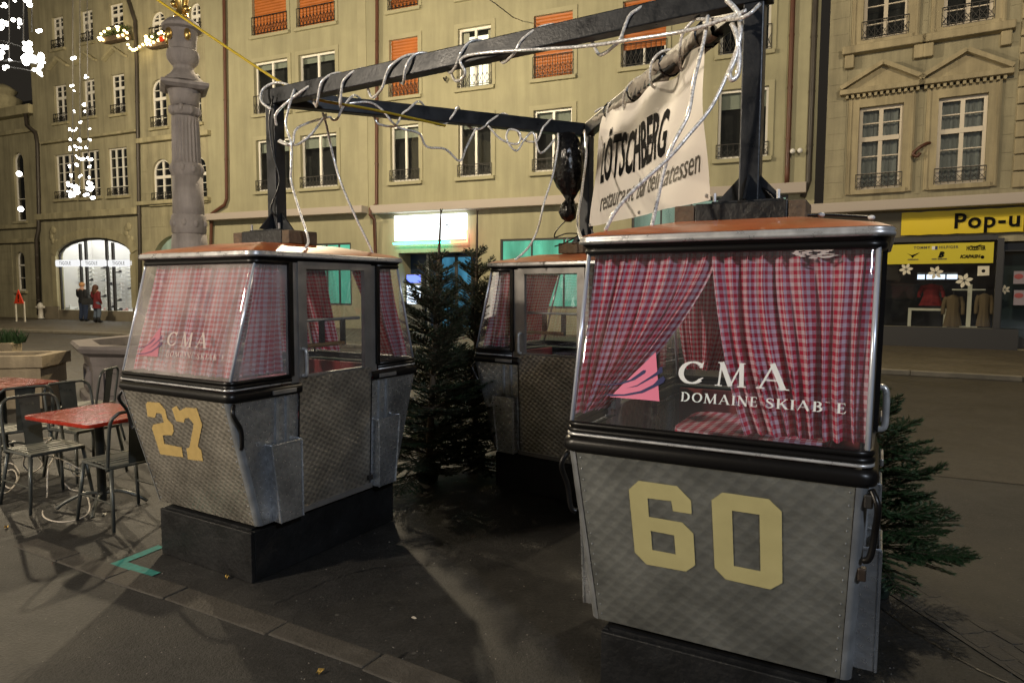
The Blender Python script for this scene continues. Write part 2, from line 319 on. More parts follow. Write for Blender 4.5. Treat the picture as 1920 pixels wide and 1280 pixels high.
MT['edge'] = mat('acrylic_edge', (.62, .66, .75), .26, metal=.35, spec=.9, coat=.6); MT['yellow'] = mat('yellow_cord', (.50, .36, .015), .6); MT['cablewhite'] = mat('white_cable', (.55, .50, .43), .5); MT['plastic'] = mat('black_bin_bag', (.006, .006, .007), .2, spec=.7, bump=(16, .9))  # pane bends: pale tone stands in for the highlight there
MT['oldwood'] = mat('weathered_timber', (.12, .085, .055), .8, noise=(18, .5), bump=(40, .5))
MT['stone'] = mat('fountain_limestone', (.40, .36, .34), .85, noise=(4, .22, 8), bump=(35, .35)); MT['stonedark'] = mat('basin_limestone', (.20, .175, .165), .85, noise=(4, .3, 8), bump=(35, .4)); MT['stonewarm'] = mat('trough_limestone', (.36, .29, .19), .85, noise=(4, .3, 8), bump=(35, .35)); MT['water'] = mat('dark_water', (.004, .005, .005), .05, spec=.6); MT['gilt'] = mat('gilding', (.75, .52, .18), .3, metal=.9)
MT['red'] = mat('red_table_enamel', (.42, .03, .014), .22, noise=(12, .2), coat=.6); MT['chair'] = mat('grey_green_steel', (.085, .09, .082), .35, metal=.35, noise=(10, .25)); MT['chairwood'] = mat('worn_seat_slat', (.17, .17, .14), .5, metal=.2, noise=(14, .3))
MT['needle'] = mat('fir_needles', (.020, .038, .016), .55, noise=(6, .45)); MT['needle2'] = mat('fir_needles_fresh', (.034, .078, .024), .6, noise=(6, .4)); MT['bark'] = mat('fir_bark', (.10, .075, .05), .9, noise=(20, .4))  # darker needles hold the shade the left cabin throws on the firs
MT['pot'] = mat('green_pot', (.06, .10, .08), .5)
MT['roomwhite'] = mat('white_shop_room', (.68, .66, .63), .8); MT['shopdark'] = mat('charcoal_shopfront', (.035, .034, .034), .5); MT['shopglass'] = glass_mat('shop_glass', tint=(.82, .86, .86), haze=.01)
MT['awning'] = mat('awning_sheet', (.42, .37, .33), .6); MT['yban'] = mat('yellow_banner', (.72, .55, .012), .55); MT['yfoil'] = mat('yellow_foil', (.62, .53, .015), .5); MT['paper'] = mat('cream_paper', (.72, .68, .56), .8)
MT['jeans'] = mat('blue_denim', (.03, .045, .09), .9); MT['jeans2'] = mat('pale_denim', (.10, .13, .18), .9); MT['jacket'] = mat('black_jacket', (.012, .013, .016), .8); MT['coat'] = mat('wine_red_coat', (.15, .015, .02), .85); MT['hair'] = mat('brown_hair', (.09, .035, .018), .7); MT['hat'] = mat('tan_cap', (.5, .27, .12), .9); MT['skin'] = mat('skin', (.5, .3, .22), .6)
MT['signred'] = mat('red_sign_face', (.75, .06, .02), .4); MT['hydrant'] = mat('white_hydrant', (.6, .57, .5), .5); MT['leaf'] = mat('fallen_leaf', (.42, .27, .06), .8); MT['redcloth'] = mat('red_garment', (.22, .015, .02), .9); MT['brown'] = mat('brown_garment', (.16, .11, .06), .9); MT['geranium'] = mat('box_foliage', (.05, .07, .02), .8)
MT['em_star'] = emis('led_star_light', (1.0, .96, .86), 16.0); MT['em_fairy'] = emis('fairy_bulb', (1.0, .72, .28), 11.0); MT['em_lamp'] = emis('street_lamp_globe', (1.0, .85, .6), 18.0)
def stain(m, amt=.35):
    """rain streaks and soot on a facade: noise drawn out vertically, multiplied into the colour"""
    nt = m.node_tree; b = nt.nodes['Principled BSDF']; src = b.inputs['Base Color'].links[0].from_socket; N = nt.nodes.new; L = nt.links.new
    tc = N('ShaderNodeTexCoord'); mp = N('ShaderNodeMapping'); mp.inputs['Scale'].default_value = (2.6, 2.6, .22); L(tc.outputs['Object'], mp.inputs['Vector'])
    n = N('ShaderNodeTexNoise'); n.inputs['Scale'].default_value = 1.0; n.inputs['Detail'].default_value = 7; n.inputs['Roughness'].default_value = .68; L(mp.outputs[0], n.inputs['Vector'])
    mr = N('ShaderNodeMapRange'); mr.inputs['From Min'].default_value = .32; mr.inputs['From Max'].default_value = .62; mr.inputs['To Min'].default_value = 1 - amt; mr.inputs['To Max'].default_value = 1.08; L(n.outputs['Fac'], mr.inputs['Value'])
    s = N('ShaderNodeVectorMath'); s.operation = 'SCALE'; L(src, s.inputs[0]); L(mr.outputs[0], s.inputs['Scale']); L(s.outputs[0], b.inputs['Base Color'])
for k_ in ('plaster', 'sand', 'sand2', 'sandr', 'sandr2', 'awning', 'stone', 'stonewarm'):
    if MT[k_].node_tree.nodes['Principled BSDF'].inputs['Base Color'].links: stain(MT[k_], .15 if k_ == 'plaster' else .34)
MT['em_sign'] = emis('backlit_sign', (.93, 1.0, .98), 4.0); MT['em_green'] = emis('green_neon', (.05, 1.0, .58), 12.0); MT['em_redneon'] = emis('red_neon', (1.0, .14, .06), 9.0); MT['em_room'] = emis('lit_room', (1.0, .88, .62), 2.6)
MT['em_shop'] = emis('shop_ceiling_light', (1.0, .97, .92), 5.5); MT['em_shoppanel'] = emis('lit_sign_panel', (1.0, 1.0, 1.0), .95); MT['em_tube'] = emis('fluorescent_tube', (.75, .85, 1.0), 1.8); MT['em_atm'] = emis('cash_machine_screen', (.72, .85, 1.0), 3.0); MT['em_mint'] = emis_var('mint_lit_glass', (.18, .78, .50), .75); MT['em_pale'] = emis_var('pale_lit_glass', (.42, .58, .44), .55); MT['em_dim'] = emis_var('dim_green_glass', (.42, .48, .30), .5); MT['em_blue'] = emis_var('blue_lit_glass', (.07, .27, .42), .7); MT['em_atmblue'] = emis('blue_lamp_hood', (.15, .22, 1.0), 2.2)
MT['em_side'] = emis_var('lit_shop_room', (1.0, .88, .70), 2.2)

# ------------------------------------------------------------------ ground, road, pavement
PAV = 0.10
class Fac:
    def __init__(s, o, deg):
        s.o = Vector(o); s.t = math.radians(deg); s.ex = Vector((math.cos(s.t), -math.sin(s.t), 0)); s.ny = Vector((math.sin(s.t), math.cos(s.t), 0))
    def px(s, u, v, dep=0.0):
        w = on_plane(u, v, s.o + s.ny * dep, s.ny); d = w - s.o
        return Vector((d.dot(s.ex), dep, d.z))
    def world(s, x, y, z): return s.o + s.ex * x + s.ny * y + Vector((0, 0, z))
FR = Fac(ground(1770, 651, PAV), 31.0)
_xj = FR.px(1522, 500).x
FM = Fac(FR.world(_xj, 0, 0), 23.0)
_xl = FM.px(398, 500).x
FL = Fac(FM.world(_xl, 0, 0), 24.0)
XL_END = FL.px(72, 400).x
def sheet(name, pts, z, m, kind='structure', parent=None):
    mb = MB(); mb.poly([(p[0], p[1], z) for p in pts], nrm=(0, 0, 1)); o = mb.build(name, m, parent)
    if kind and parent is None: o['kind'] = kind
    return o
sheet('ground', [(-150, -90), (150, -90), (150, 150), (-150, 150)], 0.0, MT['asphalt'])
kA, kB = ground(-260, 612), ground(2250, 733)
kA = Vector((-30.0, 29.4, 0)); kC = ground(149, 626.6); kD = ground(1706, 703.6); kE = ground(1917, 715.3); kF = kE + (kE - kD) * 14
kline = [kA, kC, kD, kE, kF]
rd = [(p.x, p.y) for p in kline]
near = [(p.x - 3.2, p.y - 7.5) for p in reversed(kline)]
sheet('road', rd + near, 0.004, MT['road'])
back = [(p.x + 4, p.y + 16) for p in reversed(kline)]
mb = MB(); mb.poly([(p.x, p.y, PAV) for p in kline] + [(x, y, PAV) for x, y in back], nrm=(0, 0, 1)); pavement = mb.build('pavement', MT['pave']); pavement['kind'] = 'structure'
for i in range(len(kline) - 1):
    a, b = kline[i], kline[i + 1]; n = max(1, int((b - a).length / 1.1))
    for k in range(n):
        if i == 3 and k > 14: break
        p = a.lerp(b, k / n); q = a.lerp(b, (k + 1) / n); d = (q - p).normalized() * .006
        if p.y < 5: continue
        MB().bar(p + d + Vector((0, 0, PAV / 2 + .004)), q - d + Vector((0, 0, PAV / 2 + .004)), .16, PAV).build('kerb_stone', MT['kerb'], pavement, bevel=.012)

# gutter of stone slabs running past the left cabin
gut = thing('gutter', None, None); gut['kind'] = 'structure'
gp = [ground(46, 1016), ground(220, 1078), ground(330, 1112), ground(520, 1178), ground(700, 1240), ground(900, 1318), ground(1200, 1430)]
for i in range(len(gp) - 1):
    a, b = gp[i], gp[i + 1]; n = max(1, round((b - a).length / .55)); w = [.15, .17, .16, .14, .15, .16][i]
    for k in range(n):
        p = a.lerp(b, k / n); q = a.lerp(b, (k + 1) / n); d = (q - p).normalized() * random.uniform(.003, .008)
        zz = .001 + random.uniform(0, .004)
        MB().bar(p + d + Vector((0, 0, zz - .02)), q - d + Vector((0, 0, zz - .02)), w + random.uniform(-.01, .01), .05).build('slab', MT['slab'], gut, bevel=.008)
gut2 = thing('kerb_line', None, None); gut2['kind'] = 'structure'
gp = [ground(1660, 1078), ground(1760, 1140), ground(1860, 1200), ground(1960, 1262)]
gdir = (gp[-1] - gp[0]).normalized()
bed = MB(); bed.bar(gp[0] - gdir * .35 + Vector((0, 0, -.001)), gp[0] + gdir * 1.35 + Vector((0, 0, -.001)), .30, .012); bed.build('joint_bed', MT['slab'], gut2); perp = Vector((gdir.y, -gdir.x, 0))
for k in range(12):
    for j in range(3):
        c = gp[0] + gdir * (k * .125 - .25) + perp * ((j - 1) * .085) + perp * random.uniform(-.01, .01)
        bm_ = MB(); L = .055 + random.uniform(-.006, .008); w = .036 + random.uniform(-.004, .004)
        vs = []
        for sx, sy in ((-1, -1), (.1, -1.1), (1, -.9), (1.1, .1), (1, 1), (-.1, 1.08), (-1, .95), (-1.08, 0)):
            vs.append(c + gdir * (sx * L * random.uniform(.9, 1.05)) + perp * (sy * w * random.uniform(.9, 1.08)))
        zt = .0055 + random.uniform(0, .004)
        bm_.poly([(v.x, v.y, zt) for v in vs], thick=.03, nrm=(0, 0, 1)); bm_.build('cobble', MT['slab'], gut2)
# teal floor marking
tc0 = ground(222, 1056); tA = ground(303, 1024); tB = ground(292, 1078)
mk = MB(); w = .035
for a, b in ((tc0, tA), (tc0, tB)):
    d = (b - a).normalized(); p = Vector((-d.y, d.x, 0)) * w
    mk.poly([(x.x, x.y, .004 + (.001 if b is tB else 0)) for x in (a - p - d * w, b - p, b + p, a + p - d * w)], nrm=(0, 0, 1))
o = mk.build('painted_marking', MT['teal']); o['kind'] = 'structure'
# crack lines in the asphalt (sealed joints)
jn = MB(); jp = catmull([ground(700, 1222), ground(960, 1330), ground(1200, 1430)], 4)
for a, b in zip(jp, jp[1:]):
    d = (b - a).normalized(); p = Vector((-d.y, d.x, 0)) * .008
    jn.poly([(x.x, x.y, .0045) for x in (a - p, b - p, b + p, a + p)], nrm=(0, 0, 1))
o = jn.build('asphalt_joint', MT['black']); o['kind'] = 'structure'

# ------------------------------------------------------------------ building kit
def wall_grid(x0, x1, z0, z1, holes, depth=.22, y=0.0):
    mb = MB(); xs = sorted({x0, x1} | {h[0] for h in holes} | {h[1] for h in holes}); zs = sorted({z0, z1} | {h[2] for h in holes} | {h[3] for h in holes})
    for a, b in zip(xs, xs[1:]):
        for c, d in zip(zs, zs[1:]):
            mx, mz = (a + b) / 2, (c + d) / 2
            if any(h[0] < mx < h[1] and h[2] < mz < h[3] for h in holes): continue
            mb.add([(a, y, c), (b, y, c), (b, y, d), (a, y, d)], [(0, 1, 2, 3)])
    for h in holes:
        a, b, c, d = h[:4]; dp = h[5] if len(h) > 5 else depth; ri = h[4] if len(h) > 4 else 0
        mb.add([(a, y, c), (b, y, c), (b, y + dp, c), (a, y + dp, c)], [(0, 3, 2, 1)][::1])
        mb.add([(a, y, c), (a, y, d - ri), (a, y + dp, d - ri), (a, y + dp, c)], [(0, 1, 2, 3)]); mb.add([(b, y, c), (b, y, d - ri), (b, y + dp, d - ri), (b, y + dp, c)], [(3, 2, 1, 0)])
        if not ri: mb.add([(a, y, d), (b, y, d), (b, y + dp, d), (a, y + dp, d)], [(0, 1, 2, 3)])
        else:
            pts = arch_pts(a, b, d, ri)
            for p, q in zip(pts, pts[1:]):
                mb.add([(p[0], y, p[1]), (q[0], y, q[1]), (q[0], y, d), (p[0], y, d)], [(0, 1, 2, 3)])
                mb.add([(p[0], y, p[1]), (q[0], y, q[1]), (q[0], y + dp, q[1]), (p[0], y + dp, p[1])], [(0, 1, 2, 3)])
    return mb
def arch_pts(a, b, top, rise, n=14):
    cx, r = (a + b) / 2, (b - a) / 2
    return [(cx - r * math.cos(PI * k / n), top - rise + rise * math.sin(PI * k / n)) for k in range(n + 1)]
def ashlar(parent, x0, x1, z0, z1, ex, m, ch=.46, bw=.95, proud=.012, joint=.012):
    r = 0; z = z0
    while z < z1 - .05:
        zt = min(z + ch, z1); ivs = [(x0, x1)]
        for e in ex:
            if e[2] < zt - .02 and e[3] > z + .02:
                nv = []
                for a, b in ivs:
                    if e[1] <= a or e[0] >= b: nv.append((a, b)); continue
                    if e[0] > a: nv.append((a, e[0]))
                    if e[1] < b: nv.append((e[1], b))
                ivs = nv
        for a, b in ivs:
            if b - a < .08: continue
            n = max(1, round((b - a) / bw)); w = (b - a) / n; off = (r % 2) * .3 * w if n > 1 else 0
            cuts = [a] + [a + w * k + off for k in range(1, n)] + [b]
            for p, q in zip(cuts, cuts[1:]):
                if q - p > .04: MB().box(p + joint / 2, q - joint / 2, -proud - random.uniform(0, .004), .05, z + joint / 2, zt - joint / 2).build('stone_block', m, parent)
        z += ch; r += 1
def rail(parent, x0, x1, z0, h, y, style='x'):
    mb = MB(); mb.box(x0, x1, y - .015, y + .015, z0 + h - .025, z0 + h); mb.box(x0, x1, y - .012, y + .012, z0 + .05, z0 + .07)
    n = max(3, int((x1 - x0) / .16)); w = (x1 - x0) / n
    for k in range(n + 1): mb.box(x0 + w * k - .008, x0 + w * k + .008, y - .008, y + .008, z0, z0 + h)
    if style == 'x':
        for k in range(n):
            a, b = x0 + w * k, x0 + w * (k + 1)
            mb.bar((a, y, z0 + .07), (b, y, z0 + h * .62), .012, .012); mb.bar((b, y - .006, z0 + .07), (a, y - .006, z0 + h * .62), .012, .012)
    mb.bar((x0, y, z0 + h - .01), (x0, y + .3, z0 + h - .01), .02, .02); mb.bar((x1, y, z0 + h - .01), (x1, y + .3, z0 + h - .01), .02, .02)
    return mb.build('railing', MT['iron'], parent)
def window(parent, x0, x1, z0, z1, cols=2, rows=(), rec=.16, fw=.07, fm='wframe', arch=0.0, sill=True, trim=None, shutter=None, railing=None, blind=None, lit=False, net=False, mun=.03, curtain=None):
    fr = MB(); y0, y1 = rec - .05, rec + .02; w = x1 - x0
    fr.box(x0, x0 + fw, y0, y1, z0, z1 - arch); fr.box(x1 - fw, x1, y0, y1, z0, z1 - arch); fr.box(x0 + fw, x1 - fw, y0, y1, z0, z0 + fw * 1.2)
    if arch:
        ap = arch_pts(x0 + fw / 2, x1 - fw / 2, z1 - fw / 2, arch - fw / 2)
        for p, q in zip(ap, ap[1:]): fr.bar((p[0], rec - .015, p[1]), (q[0], rec - .015, q[1]), .07, fw)
    else: fr.box(x0 + fw, x1 - fw, y0, y1, z1 - fw, z1)
    tops = z1 - fw - (0 if not arch else .02)
    for k in range(1, cols):
        xm = x0 + w * k / cols; fr.box(xm - fw * .6, xm + fw * .6, y0 - .004, y1 - .004, z0 + fw * 1.2, tops)
    for (f, t) in rows:      # horizontal bars: fraction of height, thickness
        zb = z0 + (z1 - z0) * f
        xa, xb = x0 + fw, x1 - fw
        if arch and zb > z1 - arch:
            k = math.sqrt(max(0, 1 - ((zb - (z1 - arch)) / arch) ** 2)) * w / 2; xa, xb = (x0 + x1) / 2 - k, (x0 + x1) / 2 + k
        fr.box(xa, xb, y0 + .006 - t * .2, y1 - .008, zb - t / 2, zb + t / 2)
    wo = fr.build('window', MT[fm], parent)
    if arch:
        mb = MB(); ap = arch_pts(x0 + .02, x1 - .02, z1 - .02, arch - .02); mb.poly([(x0 + .02, rec, z0 + .02), (x1 - .02, rec, z0 + .02)] + [(p[0], rec, p[1]) for p in reversed(ap)], nrm=(0, -1, 0)); mb.build('pane', MT['pane'], wo)
    else:
        for k in range(cols):
            a, b = x0 + .02 + (w - .04) * k / cols, x0 + .02 + (w - .04) * (k + 1) / cols
            mb = MB(); t = random.uniform(-.006, .006); mb.add([(a, rec + t, z0 + .02), (b, rec - t, z0 + .02), (b, rec - t, z1 - .02), (a, rec + t, z1 - .02)], [(0, 1, 2, 3)])
            mb.build('pane', MT['shopglass'] if (lit or net or blind) else MT['pane'], wo)
    if lit:
        MB().add([(x0, rec + .7, z0), (x1, rec + .7, z0), (x1, rec + .7, z1), (x0, rec + .7, z1)], [(0, 1, 2, 3)]).build('lit_room', MT['em_room'], wo)
        mb = MB(); n = 10; xa = x0 + fw
        for side in (0, 1):
            rr = []
            for zz in (z0 + .1, z1 - .08):
                rr.append([((x0 + fw + w * .17 * k / n) if side == 0 else (x1 - fw - w * .14 * k / n), rec + .12 + .03 * math.sin(k * 2.1), zz) for k in range(n + 1)])
            mb.loft(rr)
        mb.build('curtain', MT['paper'], wo)
    if net or blind:
        mb = MB(); n = 26; zb = z0 if net else z1 - (z1 - z0) * blind
        mb.loft([[(x0 + w * k / n, rec + .15 + .035 * math.sin(k * 1.9) * (1 if net else .05), zz) for k in range(n + 1)] for zz in (zb, z1)])
        mb.build('net_curtain' if net else 'blind', MT['netcurtain'] if net else MT['blind'], wo)
        MB().add([(x0, rec + .5, z0), (x1, rec + .5, z0), (x1, rec + .5, z1), (x0, rec + .5, z1)], [(0, 1, 2, 3)]).build('room_back', MT['roomdark'], wo)
    if sill: MB().box(x0 - .14, x1 + .14, -.12, .1, z0 - .13, z0 - .004).build('sill', MT[sill if isinstance(sill, str) else 'plaster2'], wo, bevel=.015)
    if trim:
        mb = MB(); tw, pr = .16, .035
        mb.box(x0 - tw, x0 - .002, -pr, .02, z0, z1 + tw); mb.box(x1 + .002, x1 + tw, -pr, .02, z0, z1 + tw); mb.box(x0 - .002, x1 + .002, -pr, .02, z1 + .002, z1 + tw); mb.build('surround', MT[trim], wo)
    if shutter:
        h = (z1 - z0) * shutter; mb = MB(); n = max(3, int(h / .055)); rr = []
        for k in range(n + 1):
            z = z1 - h * k / n; yy = rec - .075 + (.012 if k % 2 else 0); rr.append([(x0 + .02, yy, z), (x1 - .02, yy, z)])
        mb.loft(rr[::-1]); mb.build('shutter', MT['shutter'], wo)
    if railing: rail(wo, x0 - .03, x1 + .03, z0 + .02, railing, -.05 if railing > .5 else -.06, 'x')
    return wo

# ------------------------------------------------------------------ main building (plain olive facade)
bM = thing('apartment_building', 'long olive plastered building with orange roller shutters behind the cabins', 'building', FM.o, -FM.t)
def wr(F, ul, ur, vt, vb):
    um = (ul + ur) / 2; a = F.px(ul, (vt + vb) / 2).x; b = F.px(ur, (vt + vb) / 2).x
    return [a, b, F.px(um, vb).z, F.px(um, vt).z]
colsM = [(480, 543), (563, 631), (732, 785), (860, 921), (1001, 1073), (1166, 1247), (1348, 1442)]
row3 = [(260, 358), (252, 351), (239, 344), (230, 333), (201, 320), None, (153, 292)]
row2 = [(115, 213), (102, 200), (78, 182), (53, 165), (19, 142), None, None]
z3b = sum(FM.px((c[0] + c[1]) / 2, r[1]).z for c, r in zip(colsM, row3) if r) / 6; z3t = sum(FM.px((c[0] + c[1]) / 2, r[0]).z for c, r in zip(colsM, row3) if r) / 6
z2b = sum(FM.px((c[0] + c[1]) / 2, r[1]).z for c, r in zip(colsM, row2) if r) / 5; z2t = sum(FM.px((c[0] + c[1]) / 2, r[0]).z for c, r in zip(colsM, row2) if r) / 5
dz = z2b - z3b; hz = z3t - z3b
TOPM = z2t + dz * 2 + .8
XR, XLm = 0.0, _xl
holes = []; specs = []
for i, (ul, ur) in enumerate(colsM):
    a = FM.px(ul, 250 - i * 15).x; b = FM.px(ur, 250 - i * 15).x
    for r in range(4):
        z0 = z3b + dz * r; z1 = z0 + hz; holes.append((a, b, z0, z1)); specs.append((i, r, a, b, z0, z1))
zl1 = FM.px(540, 408).z; zl0 = FM.px(540, 396).z
zlb = (FM.px(540, 408).z + FM.px(980, 386).z) / 2; zlt = (FM.px(540, 396).z + FM.px(980, 370).z) / 2
def gfh(ul, ur, vt, zb): return (FM.px(ul, vt).x, FM.px(ur, vt).x, zb, FM.px((ul + ur) / 2, vt).z)
g_door = gfh(747, 894, 473, 0.02); g_m1 = gfh(588, 658, 456, .9); g_m2 = gfh(938, 1120, 446, .9); g_m3 = gfh(1185, 1478, 372, .9)
gh = [(*g_door, 0, .9), (*g_m1, 0, .15), (*g_m2, 0, .15), (*g_m3, 0, .15)]
wall_grid(XLm, XR, 0, TOPM, holes + gh).build('wall', MT['plaster'], bM)
mb = MB(); mb.box(XLm, XR, 1.0, 11, 0, TOPM - .02); mb.build('building_core', MT['roomdark'], bM)
mb = MB(); mb.box(XLm - .02, XR + .02, -.45, .3, TOPM, TOPM + .35); mb.build('eaves', MT['plaster2'], bM)
for (i, r, a, b, z0, z1) in specs:
    sh = None; bl = None; lit = False
    if r == 1: sh = {2: 1.0, 4: 1.0, 5: .72}.get(i)
    if r >= 2: sh = 1.0 if i != 6 else .8
    if r == 2 and i in (0, 1): sh = .98
    if r == 1 and i == 6: sh = .33
    if r == 1 and i == 3: lit = True
    if r == 0: bl = [.22, .22, .2, .15, .22, .2, .25][i]
    if r == 1 and i in (0, 1): bl = .12
    window(bM, a, b, z0, z1, 2, fm='wframe' if i != 6 else 'wframe', trim='plaster2', shutter=sh, blind=bl, lit=lit, railing=(.72 if r >= 1 else .42))
# canopy over the ground floor
mb = MB(); mb.box(FM.px(393, 405).x, FM.px(690, 395).x, -.42, .05, zlb, zlt); mb.build('canopy', MT['awning'], bM, bevel=.02)
mb = MB(); mb.box(FM.px(704, 395).x, FM.px(1512, 345).x, -.36, .05, zlb - .05, zlt - .02); mb.build('canopy', MT['awning'], bM, bevel=.02)
# ground floor fittings
for g, m, n in ((g_m1, 'em_mint', 3), (g_m2, 'em_mint', 3), (g_m3, 'em_pale', 5)):
    a, b, c, d = g; fr = MB(); t = .07
    fr.box(a, a + t, .02, .1, c, d); fr.box(b - t, b, .02, .1, c, d); fr.box(a + t, b - t, .02, .1, d - t, d); fr.box(a + t, b - t, .02, .1, c, c + t)
    for k in range(1, n): xx = a + (b - a) * k / n; fr.box(xx - .025, xx + .025, .03, .09, c + t, d - t)
    w_ = fr.build('shop_window', MT['shopdark'], bM)
    MB().add([(a, .07, c), (b, .07, c), (b, .07, d), (a, .07, d)], [(0, 1, 2, 3)]).build('pane', MT['shopglass'], w_)
    MB().add([(a, .13, c), (b, .13, c), (b, .13, d), (a, .13, d)], [(0, 1, 2, 3)]).build('lit_backing', MT[m], w_)
a, b, c, d = g_door
mb = MB(); mb.box(a, b, .86, .9, c, d); mb.build('entrance_back', mat('night_blue_panel', (.012, .03, .07), .4), bM)
for k in (.26, .45, .62): xx = a + (b - a) * k; MB().box(xx - .05, xx + .05, .70, .84, c, d).build('entrance_post', MT['galv'] if k < .6 else MT['shopdark'], bM)
xa, xb = FM.px(826, 500, .6).x, FM.px(886, 500, .6).x
w_ = MB().box(xa, xa + .06, .58, .66, .1, d - .1).box(xb - .06, xb, .58, .66, .1, d - .1).box((xa + xb) / 2 - .06, (xa + xb) / 2 + .06, .58, .66, .1, d - .1).box(xa + .06, xb - .06, .581, .659, d - .16, d - .1).build('blue_window', MT['shopdark'], bM)
for p, q in ((xa + .06, (xa + xb) / 2 - .06), ((xa + xb) / 2 + .06, xb - .06)): MB().add([(p, .63, .12), (q, .63, .12), (q, .63, d - .16), (p, .63, d - .16)], [(0, 1, 2, 3)]).build('pane', MT['em_blue'], w_)
# backlit shop sign with neon tubes under it
sa = FM.px(738, 425, -.2).x; sb_ = FM.px(872, 425, -.2).x; s0 = FM.px(805, 449, -.2).z; s1 = FM.px(805, 402, -.2).z
sg = thing('backlit_sign', 'glowing white shop sign with green and red neon below, over the blue entrance', 'sign', FM.world(0, 0, 0), -FM.t)
MB().box(sa, sb_, -.16, -.02, s0, s1).build('sign_case', MT['em_sign'], sg, bevel=.01)
MB().add([(sa + .04, -.165, s0 + .04), (sb_ - .04, -.165, s0 + .04), (sb_ - .04, -.165, s1 - .04), (sa + .04, -.165, s1 - .04)], [(0, 1, 2, 3)]).build('lit_face', MT['em_sign'], sg)
xs = sa + (sb_ - sa) * .8
MB().tube([(sa, -.22, s0 - .12), (xs, -.22, s0 - .12)], .035, 8).build('green_neon_tube', MT['em_green'], sg, smooth=True); MB().tube([(xs + .03, -.22, s0 - .12), (sb_ + .08, -.22, s0 - .12), (sb_ + .08, -.22, s0 + .3)], .035, 8).build('red_neon_tube', MT['em_redneon'], sg, smooth=True)
cx = FM.px(838, 424, -.17); mb = MB()
for dx, dz_, w, h in ((0, .05, .10, .05), (.07, -.02, .06, .05), (-.14, .09, .06, .03), (-.34, .08, .13, .03), (.28, .02, .10, .025), (.18, -.1, .04, .08), (-.06, -.1, .04, .07), (.4, -.1, .03, .06)): mb.box(cx.x + dx - w / 2, cx.x + dx + w / 2, -.171, -.166, cx.z + dz_ - h / 2, cx.z + dz_ + h / 2)
mb.build('sign_marks', mat('blue_grey_print', (.05, .12, .25), .5), sg)
# cash machine in the entrance
at0 = FM.px(762, 570, .45); at1 = FM.px(790, 514, .45)
ca = thing('cash_machine', 'small lit cash machine with blue lamp hood in the dark entrance', 'cash machine', FM.world(0, 0, 0), -FM.t)
MB().box(at0.x, at1.x, .45, .7, 0.02, at1.z).build('housing', MT['galv'], ca, bevel=.01)
hh = at1.z - at0.z
MB().add([(at0.x + .03, .445, at1.z - hh * .28), (at1.x - .03, .445, at1.z - hh * .28), (at1.x - .03, .445, at1.z - .03), (at0.x + .03, .445, at1.z - .03)], [(0, 1, 2, 3)]).build('lamp_hood', MT['em_atmblue'], ca)
MB().add([(at0.x + .03, .445, at0.z + .02), (at1.x - .03, .445, at0.z + .02), (at1.x - .03, .445, at1.z - hh * .38), (at0.x + .03, .445, at1.z - hh * .38)], [(0, 1, 2, 3)]).build('screen', MT['em_atm'], ca)
# downpipes
def pipe(F, pts, r, m, label):
    t = thing('downpipe', label, 'downpipe', F.o, -F.t)
    P = [F.px(u, v, d) for u, v, d in pts]; MB().tube([tuple(p) for p in P], r, 10).build('pipe', MT[m], t, smooth=True)
    mb = MB()
    for a, b in zip(P, P[1:]):
        if abs(a.z - b.z) > 3:
            for k in (.2, .5, .8): c = a.lerp(b, k); MB().lathe([(r + .012, c.z - .03), (r + .012, c.z + .03)], 10, (c.x, c.y)).build('bracket', MT[m], t)
    return t
pipe(FM, [(419, -250, -.12), (420, 0, -.12), (425, 372, -.12), (421, 384, -.12), (397, 400, -.12), (395, 470, -.12), (396, 560, -.12)], .065, 'rustpipe', 'brown downpipe beside the fountain column, kinked above the canopy')
pipe(FM, [(708, -250, -.12), (707, 0, -.12), (706, 382, -.12), (694, 392, -.3), (694, 402, -.48), (702, 412, -.2), (704, 480, -.12), (706, 570, -.12)], .065, 'rustpipe', 'brown downpipe between the paired windows, passing over the canopy')
pipe(FM, [(1492, -250, -.12), (1487, 0, -.12), (1476, 325, -.12), (1475, 345, -.12)], .07, 'rustpipe', 'reddish downpipe at the right end of the olive facade')
pipe(FR, [(1534, -250, -.12), (1529, 0, -.12), (1516, 340, -.12), (1505, 370, -.12)], .085, 'darkpipe', 'thick dark downpipe between the olive and the grey stone buildings')
mb = MB(); wx = FM.px(697, 300).x; mb.box(wx - .55, wx - .17, -.02, .03, zlt, TOPM - .05); mb.build('pilaster_strip', MT['plaster2'], bM)
mb = MB(); wx = FM.px(1500, 200).x; mb.box(wx - .35, wx + .3, -.05, .03, zlt, TOPM - .05); mb.build('pilaster_strip', MT['plaster2'], bM)
# twin white flood lamps and wall hooks
tw = FM.px(1493, 283, -.25); t = thing('flood_lamp', 'pair of small white round lamps on the wall beside the reddish downpipe', 'lamp', FM.o, -FM.t)
for dx in (-.1, .1): MB().sphere((tw.x + dx, tw.y, tw.z), .075, 10, 8).build('lamp_head', MT['white'], t, smooth=True)
MB().bar((tw.x, tw.y, tw.z), (tw.x, 0, tw.z), .03, .03).build('arm', MT['iron'], t)

